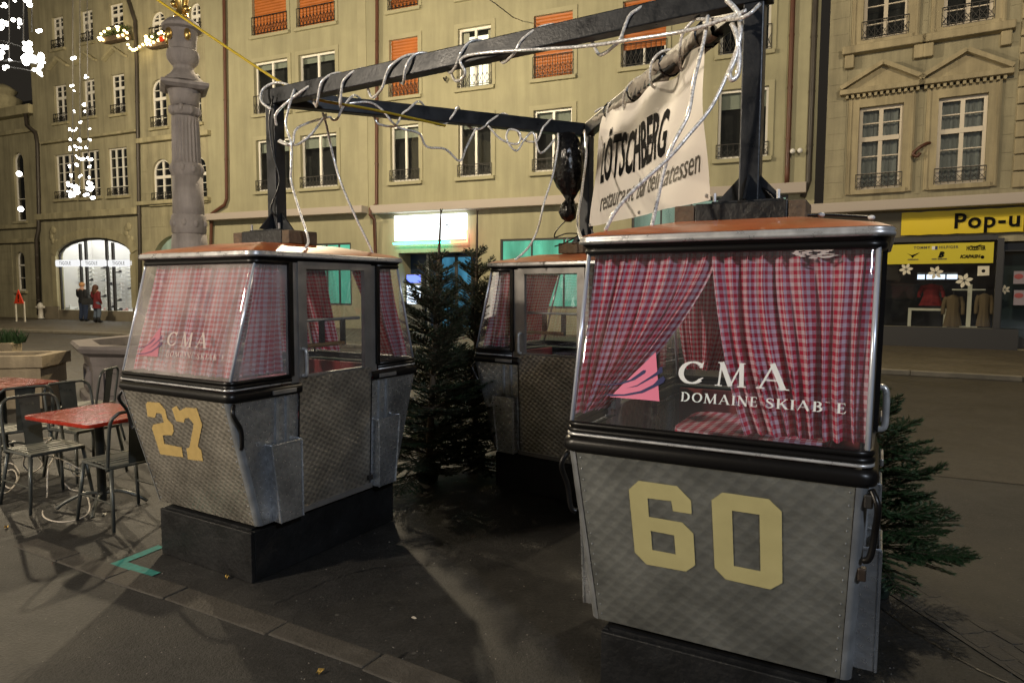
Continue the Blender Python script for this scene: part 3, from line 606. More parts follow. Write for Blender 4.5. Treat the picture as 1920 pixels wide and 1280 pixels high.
# ------------------------------------------------------------------ right building (grey sandstone, pediments)
bR = thing('stone_building', 'grey sandstone building with pedimented windows above the yellow shop banner', 'building', FR.o, -FR.t)
XR0 = _xj + .25; XR1 = FR.px(1890, 300).x + 9
w1 = wr(FR, 1609, 1691, 199, 354); w2 = wr(FR, 1757, 1849, 180, 345)
zb = (w1[2] + w2[2]) / 2; zt = (w1[3] + w2[3]) / 2
u3 = FR.px(1658, 72).z; u4 = FR.px(1815, 46).z; zub = (u3 + u4) / 2
wins = [(w1[0], w1[1]), (w2[0], w2[1])]; step = w2[0] - w1[0]
xa3, xb3 = w2[0] + step * 1.35, w2[1] + step * 1.35
holesR = []; 
for (a, b) in wins + [(xa3, xb3), (xa3 + step, xb3 + step)]: holesR.append((a, b, zb, zt)); holesR.append((a, b, zub, zub + (zt - zb))); holesR.append((a, b, zub + 4.2, zub + 4.2 + (zt - zb)))
zaw = FR.px(1700, 388, -.5).z; shop0 = FR.px(1683, 500).x
shx = (FR.px(1600, 500).x, FR.px(1868, 500).x, .55, FR.px(1780, 452).z); shx2 = (FR.px(1876, 500).x, FR.px(1876, 500).x + 1.6, .03, FR.px(1900, 452).z)
wall_grid(XR0, XR1, 0, zub + 7, holesR + [(shx[0], shx[1], shx[2], shx[3] + .05, 0, .12), (*shx2, 0, .9)]).build('wall', MT['sandr'], bR)
MB().box(XR0, XR1, 4.0, 11, 0, zub + 6.9).build('building_core', MT['roomdark'], bR); MB().box(XR0 - .1, XR1, -.5, .3, zub + 7, zub + 7.5).build('eaves', MT['sandr2'], bR)
exs = []
for (a, b, c, d) in holesR:
    up_ = c > zb + .5
    exs.append((a - .34, b + .34, c - .75 if up_ else c - .3, d + (1.35 if not up_ else .5)))
    window(bR, a, b, c, d, 2, rows=((.62, .13), (.20, .03), (.41, .03), (.81, .03)), fw=.085, fm='bframe', sill='sandr2', net=not up_, blind=.05 if up_ else None, railing=.42 if not up_ else .5)
    tr = MB(); pr = .06; tr.box(a - .28, a - .003, -pr, .03, c - .12, d + .30); tr.box(b + .003, b + .28, -pr, .03, c - .12, d + .30); tr.box(a - .003, b + .003, -pr, .03, d + .003, d + .30)
    tr.box(a - .24, a - .19, -pr - .03, -pr + .002, c - .1, d + .26); tr.box(b + .19, b + .24, -pr - .03, -pr + .002, c - .1, d + .26)
    tr.build('surround', MT['sandr2'], bR)
    if not up_:
        x0_, x1_ = a - .42, b + .42; zc = d + .52; cx_ = (a + b) / 2; ap = zc + .56
        pd = MB(); pd.poly([(x0_, -.12, zc), (x1_, -.12, zc), (cx_, -.12, ap)], thick=.16, nrm=(0, -1, 0)); pe = pd.build('pediment', MT['sandr2'], bR)
        rk = MB(); rk.bar((x0_ - .06, -.19, zc + .02), (cx_ + .02, -.19, ap + .03), .3, .11, up=(0, 0, 1)); rk.build('raking_cornice', MT['sandr2'], pe)
        rk = MB(); rk.bar((cx_ + .024, -.194, ap + .028), (x1_ + .06, -.194, zc + .02), .292, .11, up=(0, 0, 1)); rk.build('raking_cornice', MT['sandr2'], pe)
        MB().box(x0_ - .08, x1_ + .08, -.3, .03, zc - .16, zc - .02).build('cornice', MT['sandr2'], pe, bevel=.02)
        n = 13
        for k in range(n): xx = x0_ + .1 + (x1_ - x0_ - .2) * k / (n - 1); MB().box(xx - .035, xx + .035, -.2, .02, zc - .26, zc - .164).build('dentil', MT['sandr2'], pe)
    else:
        MB().box(a - .48, b + .48, -.32, .03, c - .36, c - .15).build('window_ledge', MT['sandr2'], bR, bevel=.03)
        for xx in (a - .3, b + .3): MB().box(xx - .12, xx + .12, -.2, .03, c - .72, c - .364).build('bracket', MT['sandr2'], bR, bevel=.03)
zs0 = FR.px(1700, 372, 0).z + .1
ashlar(bR, XR0 + .02, xa3 - .9, zs0, zub + 3.2, exs, MT['sandr'])
xp = FR.px(1900, 300).x
for k in range(16):
    zz = zs0 + k * .42
    MB().box(xp, xp + .9, -.1 - .02 * (k % 2), .03, zz + .015, zz + .40).build('quoin_block', MT['sandr2'], bR, bevel=.02)
# wall hook
hk = FR.px(1722, 285, -.1); t = thing('wall_hook', 'dark curled iron hook on the stone between the two pedimented windows', 'hook', FR.o, -FR.t)
MB().tube(catmull([(hk.x + .28, 0, hk.z + .22), (hk.x + .18, -.12, hk.z + .2), (hk.x, -.2, hk.z + .08), (hk.x - .12, -.2, hk.z - .06), (hk.x - .02, -.2, hk.z - .12), (hk.x + .04, -.2, hk.z - .04)], 5), .045, 8).build('hook_iron', MT['rustpipe'], t, smooth=True)
# shopfront: awning box, banner, foil band, window
aw0 = FR.px(1490, 385, -.55); MB().box(aw0.x, XR1, -.55, .03, FR.px(1700, 392, -.55).z, FR.px(1700, 372, -.55).z).build('awning_box', MT['awning'], bR, bevel=.03)
MB().box(XR0 + .03, XR1, -.03, .02, FR.px(1700, 452).z + .1, FR.px(1700, 392).z + .1).build('fascia', mat('shop_fascia', (.14, .125, .09), .7), bR)
a, b, c, d = shx
sf = MB(); sf.box(a, b + .55, -.06, .1, .0, .545); sf.box(b, b + .14, -.06, .1, .549, d + .04); sf.box(a, b, -.06, .1, d, d + .12); sf.build('shopfront_frame', MT['shopdark'], bR)
MB().add([(a, .02, c), (b, .02, c), (b, .02, d), (a, .02, d)], [(0, 1, 2, 3)]).build('shop_pane', MT['shopglass'], bR)
MB().add([(a, 3.2, 0), (b + 2, 3.2, 0), (b + 2, 3.2, d), (a, 3.2, d)], [(0, 1, 2, 3)]).add([(a, .1, 0.03), (b + 2, .1, 0.03), (b + 2, 3.2, 0.03), (a, 3.2, 0.03)], [(0, 1, 2, 3)]).add([(a, .1, d + .1), (b + 2, .1, d + .1), (b + 2, 3.2, d + .1), (a, 3.2, d + .1)], [(3, 2, 1, 0)]).build('shop_room', mat('shop_room_dark', (.03, .03, .033), .8), bR)
dr = MB(); dr.box(shx2[0], shx2[0] + .1, .3, .4, .03, shx2[3]); dr.box(shx2[0] + .1, shx2[0] + 1.6, .3, .4, shx2[3] - .25, shx2[3]); dr.box(shx2[0] + .1, shx2[0] + 1.6, .3, .4, .03, .3); do_ = dr.build('shop_door', MT['shopdark'], bR)
MB().add([(shx2[0] + .1, .35, .3), (shx2[0] + 1.6, .35, .3), (shx2[0] + 1.6, .35, shx2[3] - .25), (shx2[0] + .1, .35, shx2[3] - .25)], [(0, 1, 2, 3)]).build('pane', MT['shopglass'], do_)
MB().add([(shx2[0] + .1, .8, .03), (shx2[0] + 1.6, .8, .03), (shx2[0] + 1.6, .8, shx2[3]), (shx2[0] + .1, .8, shx2[3])], [(0, 1, 2, 3)]).build('door_room', mat('teal_room', (.02, .045, .05), .7), do_)

def text_obj(s, size, m, parent, origin, xdir, zdir, sx=1.0, shear=0.0, bold=0.0, align='LEFT', name='lettering', ext=.002, space=1.0):
    cu = bpy.data.curves.new('t', 'FONT'); cu.body = s; cu.size = size; cu.shear = shear; cu.offset = bold; cu.align_x = align; cu.extrude = ext; cu.space_character = space; cu.resolution_u = 3
    o = bpy.data.objects.new('t', cu); COL.objects.link(o); dg = bpy.context.evaluated_depsgraph_get(); dg.update()
    me = bpy.data.meshes.new_from_object(o.evaluated_get(dg)); bpy.data.objects.remove(o)
    x = Vector(xdir).normalized(); z = Vector(zdir).normalized(); n = x.cross(z)
    for v in me.vertices: p = v.co; v.co = Vector(origin) + x * (p.x * sx) + z * p.y + n * p.z
    me.materials.clear(); me.materials.append(m)
    for p in me.polygons: p.material_index = 0
    return link(bpy.data.objects.new(name, me), parent)
y0_ = -.12
ya = FR.px(1690, 420, y0_); 
bn = thing('shop_banner', 'bright yellow banner reading Pop-up over the dark shop window', 'banner', FR.o, -FR.t)
zbn0 = FR.px(1800, 438, y0_).z; zbn1 = FR.px(1800, 394, y0_).z
mb = MB(); n = 30; rr = []
for j in range(5):
    rr.append([(ya.x + 6.5 * k / n, y0_ + .012 * math.sin(k * 1.7 + j) - .01 * math.sin(j * 1.5), zbn0 + (zbn1 - zbn0) * j / 4 + .008 * math.sin(k * 2.3) * (j in (0, 4))) for k in range(n + 1)])
mb.loft(rr); mb.build('banner_cloth', MT['yban'], bn, smooth=True)
px_ = FR.px(1787, 428, y0_ - .03); ph = (FR.px(1800, 398, y0_).z - FR.px(1800, 427, y0_).z)
text_obj('Pop-up', ph * 1.36, MT['ink'], bn, (px_.x, y0_ - .035, px_.z), (1, 0, 0), (0, 0, 1), bold=.012, space=1.12)
fb = thing('logo_band', 'yellow foil band with rows of brand names inside the shop window top', 'sign', FR.o, -FR.t)
zf0, zf1 = FR.px(1780, 494).z, FR.px(1780, 456).z; xf0, xf1 = a + .05, FR.px(1863, 475).x
MB().box(xf0, xf1, .005, .015, zf0, zf1).build('foil', MT['yfoil'], fb)
def fpt(u, v): return FR.px(u, v, .0)
for s, u, u2, v, sz in (('TOMMY', 1713, 1744, 467, .10), ('HILFIGER', 1761, 1797, 466, .10), ('HOLLISTER', 1812, 1848, 469, .155), ('mizuno', 1702, 1722, 488, .075), ('new balance', 1747, 1775, 487, .075), ('ICAPASH', 1800, 1838, 484, .12)):
    p = fpt(u, v); q = fpt(u2, v); o = text_obj(s, sz, MT['ink2'] if sz < .11 else MT['ink'], fb, (0, -.001, p.z), (1, 0, 0), (0, 0, 1), bold=.002 if sz < .11 else .006, shear=.25 if s == 'ICAPASH' else 0, space=1.25 if sz == .10 else 1.0)
    xs_ = [v_.co.x for v_ in o.data.vertices]; m0, m1 = min(xs_), max(xs_)
    for v_ in o.data.vertices: v_.co.x = p.x + (v_.co.x - m0) / (m1 - m0) * (q.x - p.x)
p = fpt(1759, 482); text_obj('B', .2, MT['ink'], fb, (p.x, -.001, p.z), (1, 0, 0), (0, 0, 1), sx=1.0, bold=.014, shear=.3)
p = fpt(1711, 483); mb = MB(); mb.poly([(p.x - .14, -.002, p.z + .12), (p.x - .02, -.002, p.z + .07), (p.x + .17, -.002, p.z + .14), (p.x + .04, -.002, p.z + .04), (p.x, -.002, p.z - .01), (p.x - .05, -.002, p.z + .06)], nrm=(0, -1, 0)); mb.build('bird_mark', MT['ink'], fb)
p = fpt(1831, 461); mb = MB(); mb.poly([(p.x - .14, -.002, p.z + .02), (p.x - .04, -.002, p.z - .02), (p.x + .12, -.002, p.z + .05), (p.x + .03, -.002, p.z - .04), (p.x - .05, -.002, p.z - .06)], nrm=(0, -1, 0)); mb.build('gull_mark', MT['ink'], fb)
p = fpt(1842, 482); MB().poly([(p.x + .045 * math.cos(k), -.002, p.z + .045 * math.sin(k)) for k in [i * PI / 5 for i in range(10)]], nrm=(0, -1, 0)).build('dot_mark', MT['ink'], fb)
p = fpt(1753, 465); MB().box(p.x - .07, p.x, -.003, .003, p.z - .04, p.z + .05).build('flag_mark', MT['white'], fb); MB().box(p.x + .002, p.x + .06, -.003, .003, p.z - .04, p.z + .05).build('flag_mark', MT['navy'], fb)
# shop interior
tb = FR.px(1748, 519, 2.0); t = thing('tube_light', 'row of three bluish fluorescent tubes inside the dark shop', 'lamp', FR.o, -FR.t)
for u0_, u1_ in ((1720, 1734), (1737, 1772), (1775, 1795)):
    p, q = FR.px(u0_, 521, 2.0), FR.px(u1_, 520, 2.0); MB().tube([(p.x, 2.0, tb.z), (q.x, 2.0, tb.z)], .07, 8).build('tube', MT['em_tube'], t, smooth=True)
MB().box(FR.px(1720, 519, 2.0).x, FR.px(1795, 519, 2.0).x, 1.98, 2.06, tb.z + .08, tb.z + .13).build('fitting', MT['galv'], t)
st = FR.px(1816, 590, .5); t = thing('clothes_stand', 'white T-shaped clothes stand in the dark shop window', 'clothes stand', FR.o, -FR.t)
zst = FR.px(1817, 533, .5).z; zbarr = FR.px(1817, 543, .5).z
MB().box(st.x - .05, st.x + .05, .47, .53, .56, zst).build('pole', MT['paper'], t); MB().box(FR.px(1785, 543, .5).x, FR.px(1848, 543, .5).x, .485, .515, zbarr - .02, zbarr + .02).build('cross_bar', MT['paper'], t); MB().box(st.x - .2, st.x + .2, .3, .7, .552, .566).build('foot_plate', MT['paper'], t)
def lerp_(a, b, t): return a + (b - a) * t
def garment(u, v0, v1, dep, w, m, label, cat, flare=1.3, patches=None):
    t = thing('garment', label, cat, FR.o, -FR.t); p0 = FR.px(u, v0, dep); p1 = FR.px(u, v1, dep); mb = MB(); rr = []
    for k in range(8):
        f = k / 7; ww = w / 2 * [.25, .78, .85, .72, .70, .82, .95, flare * .85][k]; z = p0.z + (p1.z - p0.z) * [0, .06, .14, .38, .5, .68, .85, 1][k]
        rr.append([(p0.x + ww * math.cos(a_ * PI / 12) * (1 + .07 * f * math.sin(a_ * 3 + 1)), dep + .13 * math.sin(a_ * PI / 12) * (1 + .3 * f * math.sin(a_ * 4)), z) for a_ in range(24)])
    mb.loft(rr[::-1], closed=True); mb.build('cloth', MT[m], t, smooth=True)
    for sx in (-1, 1):
        mb = MB(); mb.tube(catmull([(p0.x + sx * w * .36, dep, p0.z - .06), (p0.x + sx * w * .52, dep - .02, p0.z - .25), (p0.x + sx * w * .55, dep - .05, lerp_(p0.z, p1.z, .62))], 4), [.06, .065, .065, .06, .055, .05, .05, .045, .045], 10); mb.build('sleeve', MT[m], t, smooth=True)
    mb = MB(); mb.tube([(p0.x, dep, p0.z), (p0.x, dep, p0.z + .12)], .015, 6); mb.build('hanger', MT['iron'], t)
garment(1747, 532, 573, 1.2, .55, 'redcloth', 'dark red coat hanging at the back of the dark shop', 'coat')
garment(1788, 553, 612, .55, .42, 'brown', 'tan patchwork dress hanging at the left end of the white stand', 'dress', 1.25)
garment(1846, 550, 612, .55, .32, 'brown', 'narrow brown dress hanging at the right end of the white stand', 'dress', 1.2)
t = thing('display_table', 'low white display table behind the shop glass', 'table', FR.o, -FR.t); ta, tbb = FR.px(1703, 580, .9), FR.px(1776, 580, .9); zt_ = FR.px(1740, 578, .9).z
MB().box(ta.x, tbb.x, .7, 1.3, zt_ - .06, zt_).build('table_top', MT['paper'], t)
for xx in (ta.x + .04, tbb.x - .04): MB().box(xx - .04, xx + .04, .72, 1.28, .03, zt_ - .062).build('leg', MT['paper'], t)
fl = 0
for (u, v, r, lab) in ((1699, 505, 11, 'paper snowflake stuck at the left of the dark shop window'), (1754, 511, 12, 'paper snowflake stuck in the middle of the dark shop window'), (1808, 526, 13, 'paper snowflake stuck above the white clothes stand'), (1884, 543, 8, 'small paper snowflake on the glass of the shop door')):
    p = FR.px(u, v, -.01 if u < 1870 else .33); pz = -.012 if u < 1870 else .335; rr = r / CAM_F * 20; mb = MB(); fl += 1; a0 = random.uniform(0, 1)
    for k in range(6):
        a_ = a0 + k * PI / 3; c_, s_ = math.cos(a_), math.sin(a_)
        mb.poly([(p.x + rr * (c_ * x - s_ * z), pz - .001 * (k % 2), p.z + rr * (s_ * x + c_ * z)) for x, z in ((.1, 0), (.45, .24), (.75, .2), (1, 0), (.75, -.2), (.45, -.24))], nrm=(0, -1, 0), thick=.001)
    o = mb.build('paper_snowflake', MT['paper']); o.location = FR.o; o.rotation_euler = (0, 0, -FR.t); tag(o, lab, 'snowflake', 'paper snowflakes on the shop glass')
p = FR.px(1844, 508, -.01); mb = MB(); q = .13; mb.poly([(p.x - q, -.012, p.z - q), (p.x + q, -.012, p.z - q * .9), (p.x + q * .95, -.012, p.z + q), (p.x - q, -.012, p.z + q)], holes=[[(p.x + .045 * math.cos(k), -.012, p.z + .045 * math.sin(k)) for k in [i * PI / 4 for i in range(8)]]], nrm=(0, -1, 0))
o = mb.build('paper_sticker', MT['paper']); o.location = FR.o; o.rotation_euler = (0, 0, -FR.t); tag(o, 'square cream paper with a round hole on the shop glass', 'paper')
for (v0, v1, lab) in ((508, 532, 'upper pink picture notice on the shop door glass'), (544, 572, 'lower pink picture notice on the shop door glass')):
    p, q = FR.px(1900, v1, .3), FR.px(1935, v0, .3); t = thing('notice', lab, 'notice', FR.o, -FR.t); MB().box(p.x, q.x, .325, .333, p.z, q.z).build('sheet', mat('notice_paper', (.42, .36, .40), .7), t)
    MB().sphere(((p.x + q.x) / 2 - .08, .32, q.z - .14), .1, 10, 6, (1, .05, .7)).build('picture', mat('notice_print', (.5, .12, .12), .7), t)

# ------------------------------------------------------------------ left building (arched windows, shoe shop)
bL = thing('arcade_building', 'olive stone building with tall white windows and a lit arched shop window', 'building', FL.o, -FL.t)
LW = []
def lw(ul, ur, vt, vb, **k): LW.append((wr(FL, ul, ur, vt, vb), k))
R3 = dict(cols=2, rows=((.66, .12), (.22, .03), (.44, .03), (.84, .03)), fw=.07)
for (ul, ur, vt, vb) in ((98, 119, 31, 92), (152, 174, 19, 80), (205, 231, 6, 67), (102, 125, 159, 230), (156, 178, 149, 219), (209, 234, 139, 214)): lw(ul, ur, vt, vb, **R3, sill='sand2', railing=.4)
R4 = dict(cols=3, rows=((.2, .03), (.4, .03), (.6, .03), (.8, .03)), fw=.06)
for (ul, ur, vt, vb) in ((104, 140, 289, 373), (151, 187, 282, 370), (203, 239, 277, 367)): lw(ul, ur, vt, vb, **R4, sill='sand2', railing=.35)
for (ul, ur, vt, vb) in ((282, 309, 21, 72), (284, 312, 148, 239), (286, 321, 298, 381), (355, 376, 5, 66), (357, 377, 137, 231), (352, 387, 292, 376)):
    w_ = wr(FL, ul, ur, vt, vb); LW.append((w_, dict(cols=2, rows=((.6, .13), (.2, .03), (.4, .03), (.78, .03)), fw=.075, arch=(w_[1] - w_[0]) / 2, sill='sand2', railing=.45)))
hl = []
for w_, k in LW: hl.append((*w_, k.get('arch', 0)))
# add one more storey above the frame
top_l = max(h[3] for h in hl) + 2.0
sx0, sx1 = FL.px(109, 520).x, FL.px(248, 520).x; sz0 = FL.px(178, 582).z; szt = FL.px(178, 446).z; szs = FL.px(178, 478).z
shop_hole = (sx0, sx1, sz0, szt, szt - szs, .28)
g2a, g2b = FL.px(286, 470).x, FL.px(322, 470).x; g2t = FL.px(320, 440).z; arch2 = (g2a, FL.px(384, 470).x, sz0, g2t, 1.2, .28)
wall_grid(XL_END, 0, 0, top_l, hl + [shop_hole, arch2]).build('wall', MT['sand'], bL)
MB().box(XL_END, 0, 3.0, 10, 0, top_l - .05).add([(XL_END, 0, 0), (XL_END, 3, 0), (XL_END, 3, top_l), (XL_END, 0, top_l)], [(0, 1, 2, 3)]).build('building_core', MT['sand'], bL)
MB().box(XL_END - .1, 0, -.4, .2, top_l, top_l + .35).build('eaves', MT['sand2'], bL)
for w_, k in LW: window(bL, *w_, **k)
for (u0_, u1_, v, h) in ((72, 262, 402, .30), (262, 396, 258, .22), (262, 396, 378, .18), (82, 262, 96, .0), (82, 262, 258, .12)):
    if h: p, q = FL.px(u0_, v), FL.px(u1_, v); z = FL.px((u0_ + u1_) / 2, v).z; MB().box(p.x, q.x, -.22, .02, z - h / 2, z + h / 2).build('string_course', MT['sand2'], bL, bevel=.03)
for (u, v) in ((112, 84), (163, 74), (218, 66)):      # gables under the upper windows
    p = FL.px(u, v + 32); mb = MB(); mb.bar((p.x - .75, -.12, p.z - .3), (p.x, -.12, p.z + .15), .2, .1); mb.build('raking_cornice', MT['sand2'], bL); mb = MB(); mb.bar((p.x + .002, -.124, p.z + .15), (p.x + .75, -.124, p.z - .3), .192, .1); mb.build('raking_cornice', MT['sand2'], bL)
for u, v in ((100, 432), (241, 425)):
    p = FL.px(u, v); mb = MB()
    for k in range(7): a_ = k * .9; mb.sphere((p.x + .35 * math.cos(a_) * (k / 7), -.01, p.z + .4 * math.sin(a_) * (k / 7) - .05 * k), .2 - .01 * k, 8, 6, (1, .35, 1))
    mb.build('carved_relief', MT['sand2'], bL, smooth=True)
ea = [(h[0] - .25, h[1] + .25, h[2] - .3, h[3] + .2) for h in hl] + [(sx0 - .1, sx1 + .1, 0, szt + .1), (arch2[0] - .1, arch2[1] + .1, 0, arch2[3] + .1)]
z3 = FL.px(320, 385).z
ashlar(bL, FL.px(264, 400).x, -.05, .8, FL.px(330, 262).z - .2, ea, MT['sand'], ch=.5, bw=1.1)
ap = arch_pts(sx0 - .02, sx1 + .02, szt + .02, szt - szs + .02, 11)
for p, q in zip(ap, ap[1:]):
    c1 = Vector(((sx0 + sx1) / 2, 0, szs - 1.2)); P, Q = Vector((p[0], 0, p[1])), Vector((q[0], 0, q[1])); e = .45
    A, B = P + (P - c1).normalized() * e, Q + (Q - c1).normalized() * e; s_ = (Q - P) * .012
    MB().poly([tuple(v + Vector((0, -.05, 0))) for v in (P + s_, Q - s_, B - s_, A + s_)], thick=.08, nrm=(0, -1, 0)).build('voussoir', MT['sand2'], bL)
MB().box(XL_END, sx0 - .02, -.06, .02, .0, .62).build('plinth', MT['base'], bL); MB().box(sx0, sx1, -.04, .02, 0.0, sz0 - .01).build('plinth', MT['base'], bL); MB().box(sx1 + .02, 0, -.06, .02, .0, .62).build('plinth', MT['base'], bL)
for xx in (sx0, sx1): MB().box(xx - .32 if xx == sx0 else xx + .005, xx - .005 if xx == sx0 else xx + .32, -.09, .02, .64, szs).build('pier', MT['sand2'], bL)
# shop window joinery, lit room
fr = MB()
for u in (149, 159.5, 198.5, 210): x = FL.px(u, 520).x; fr.box(x - .06, x + .06, .06, .16, sz0, szt - .12 - (.12 if u < 155 or u > 205 else 0))
fr.box(sx0, sx0 + .1, .07, .15, sz0, szs); fr.box(sx1 - .1, sx1, .07, .15, sz0, szs)
for p, q in zip(ap, ap[1:]): fr.bar((p[0], .11, p[1] - .05), (q[0], .11, q[1] - .05), .1, .12)
sw = fr.build('shop_window', MT['shopdark'], bL)
pn = [FL.px(u, 520).x for u in (110, 149, 159.5, 198.5, 210, 247)]
cxm, rad, rise_ = (sx0 + sx1) / 2, (sx1 - sx0) / 2, szt - szs
def az(x): return szs + rise_ * math.sqrt(max(0, 1 - ((x - cxm) / rad) ** 2)) - .02
for p, q in zip(pn, pn[1:]):
    xs_ = [p + (q - p) * k / 6 for k in range(7)]; MB().poly([(p, .12, sz0), (q, .12, sz0)] + [(x, .12, az(x)) for x in reversed(xs_)], nrm=(0, -1, 0)).build('pane', MT['shopglass'], sw)
rm = MB(); X0, X1, Y1 = sx0 - .6, sx1 + .6, 2.2
rm.add([(X0, Y1, sz0), (X1, Y1, sz0), (X1, Y1, szt + .2), (X0, Y1, szt + .2)], [(0, 1, 2, 3)]); rm.add([(X0, .29, sz0), (X0, Y1, sz0), (X0, Y1, szt + .2), (X0, .29, szt + .2)], [(0, 1, 2, 3)]); rm.add([(X1, .29, sz0), (X1, Y1, sz0), (X1, Y1, szt + .2), (X1, .29, szt + .2)], [(3, 2, 1, 0)])
rm.add([(X0, .29, sz0), (X1, .29, sz0), (X1, Y1, sz0), (X0, Y1, sz0)], [(0, 1, 2, 3)]); rm.build('shop_room', MT['roomwhite'], bL)
MB().add([(X0, .3, szt + .2), (X1, .3, szt + .2), (X1, Y1, szt + .2), (X0, Y1, szt + .2)], [(3, 2, 1, 0)]).build('ceiling_light', MT['em_shop'], bL)
MB().add([(arch2[0], .3, arch2[2]), (arch2[1], .3, arch2[2]), (arch2[1], .3, arch2[3]), (arch2[0], .3, arch2[3])], [(0, 1, 2, 3)]).build('arch_pane', MT['em_dim'], bL)
for i, (u0_, u1_) in enumerate(((102, 145), (151, 195), (201, 248))):
    p, q = FL.px(u0_, 500, -.1), FL.px(u1_, 486.5, -.1); t = thing('shop_sign', ['left', 'middle', 'right'][i] + ' one of three lit white sign boxes across the arched shop window', 'sign', FL.o, -FL.t, 'lit sign boxes')
    MB().box(p.x, q.x, -.09, .05, p.z, q.z).build('sign_box', MT['em_shoppanel'], t, bevel=.05)
    text_obj('TIGOLE', (q.z - p.z) * .72, mat('dark_print', (.05, .05, .055), .8), t, (p.x + (q.x - p.x) * .2, -.095, p.z + (q.z - p.z) * .26), (1, 0, 0), (0, 0, 1), sx=1.05, space=1.1)
# shelves and shoes
shm = MB(); n = 8
rr = []
for k in range(9):
    x = -.17 + .34 * k / 8; h = [.03, .06, .065, .06, .07, .10, .125, .13, .11][k]; w = [.025, .045, .05, .045, .04, .042, .045, .045, .035][k]
    rr.append([(x, -w, 0), (x, w, 0), (x, w * .75, h), (x, -w * .75, h)])
shm.loft(rr, closed=True); shm.add(rr[0] , [(0, 1, 2, 3)]); shm.add(rr[-1], [(3, 2, 1, 0)])
shoe_me = [shm.mesh('shoe_' + n_, m, smooth=True) for n_, m in (('white', MT['white']), ('dark', mat('dark_shoe', (.06, .055, .06), .6)), ('pink', mat('pink_shoe', (.6, .35, .33), .6)))]
shelf_cols = ((117, 128, 1.2), (140, 149, 1.4), (161, 174, 1.2), (186, 198, 1.3), (200, 206, 1.5), (215, 226, 1.6), (238, 247, 1.5))
for ci, (u0_, u1_, dep) in enumerate(shelf_cols):
    for k in range(9):
        v = 504 + k * 7.6
        p, q = FL.px(u0_, v, dep), FL.px(u1_, v, dep)
        MB().box(p.x, q.x, dep, dep + .25, p.z - .03, p.z).build('shelf', MT['white'], bL)
        if (ci * 7 + k * 3) % 11 == 0: continue
        c_ = FL.world((p.x + q.x) / 2, dep + .06, p.z); o = link(bpy.data.objects.new('shoe', shoe_me[1 if (k * 5 + ci) % 7 == 3 else 0])); o.location = c_; o.rotation_euler = (0, 0, -FL.t); o.scale = (1.15, 1, 1.1)
        tag(o, ('dark' if (k * 5 + ci) % 7 == 3 else 'white') + ' shoe on the lit display shelves of the arched shop window', 'shoe', ('dark' if (k * 5 + ci) % 7 == 3 else 'white') + ' shoes on the wall shelves')
for k in range(10):
    u = 118 + k * 13; dep = .55; p = FL.px(u, 575 - (k % 3) * 5, dep); o = link(bpy.data.objects.new('shoe', shoe_me[1 if k in (7, 8) else (2 if k % 3 == 0 else 0)])); o.location = FL.world(p.x, dep, sz0 + .002 + (.12 if k % 3 == 1 else 0)); o.rotation_euler = (0, 0, -FL.t + random.uniform(-.6, .6))
    if k % 3 == 1: MB().box(p.x - .25, p.x + .25, dep - .15, dep + .2, sz0 + .002, sz0 + .12).build('display_block', MT['white'], bL)
    cname = 'dark' if k in (7, 8) else ('pink' if k % 3 == 0 else 'white'); tag(o, cname + ' shoe on the low window ledge of the arched shop', 'shoe', cname + ' shoes on the window ledge')
# downpipes of the left building
pipe(FL, [(228, -30, -.1), (243, 8, -.1), (253, 40, -.1), (256, 120, -.1), (262, 470, -.1), (263, 590, -.1)], .08, 'darkpipe', 'dark downpipe curving in beside the flower boxes of the arcade building')
pipe(FL, [(48, 214, -.1), (50, 235, -.1), (66, 248, -.1), (70, 270, -.1), (73, 395, -.1), (72, 430, -.15), (68, 450, -.15), (73, 590, -.1)], .09, 'darkpipe', 'dark downpipe with an S-bend at the corner by the hydrant')
# flower boxes with fairy lights
for i, (u0_, u1_, v, lab) in enumerate(((196, 240, 78, 'window flower box wound with warm fairy lights on the third upper window'), (280, 322, 88, 'flower box with fairy lights and a red bow under the arched upper window'))):
    p, q = FL.px(u0_, v, -.35), FL.px(u1_, v, -.35); t = thing('flower_box', lab, 'flower box', FL.o, -FL.t)
    MB().box(p.x, q.x, -.48, -.2, p.z - .1, p.z + .12).build('trough', MT['oldwood'], t)
    mb = MB()
    for k in range(160):
        x = random.uniform(p.x, q.x); y = random.uniform(-.52, -.18); z = p.z + .12 + random.uniform(-.05, .28); s_ = .07; a_ = random.uniform(0, 6.3)
        mb.add([(x - s_ * math.cos(a_), y - s_ * math.sin(a_), z), (x + s_ * math.cos(a_), y + s_ * math.sin(a_), z + .03), (x, y, z + s_ * 1.6)], [(0, 1, 2)])
    mb.build('greenery', MT['geranium'], t)
    for k in range(16):
        MB().sphere((random.uniform(p.x - .1, q.x + .1), -.54 - random.uniform(0, .05), p.z + random.uniform(-.02, .42)), .055, 6, 5).build('fairy_bulb', MT['em_fairy'], t)
    if i: MB().sphere((q.x - .35, -.55, p.z + .12), .2, 8, 6, (1, .4, .6)).build('bow', MT['signred'], t)
lk = catmull([FL.px(238, 62, -.5), FL.px(240, 84, -.5), FL.px(248, 94, -.5), FL.px(256, 92, -.5), FL.px(268, 84, -.5), FL.px(282, 84, -.5)], 4)
t = thing('fairy_light_chain', 'sagging chain of warm fairy lights between the two flower boxes', 'fairy lights', FL.o, -FL.t); MB().tube(lk, .012, 5).build('wire', MT['iron'], t)
for k in range(0, len(lk), 2): MB().sphere(tuple(lk[k]), .055, 6, 5).build('fairy_bulb', MT['em_fairy'], t)
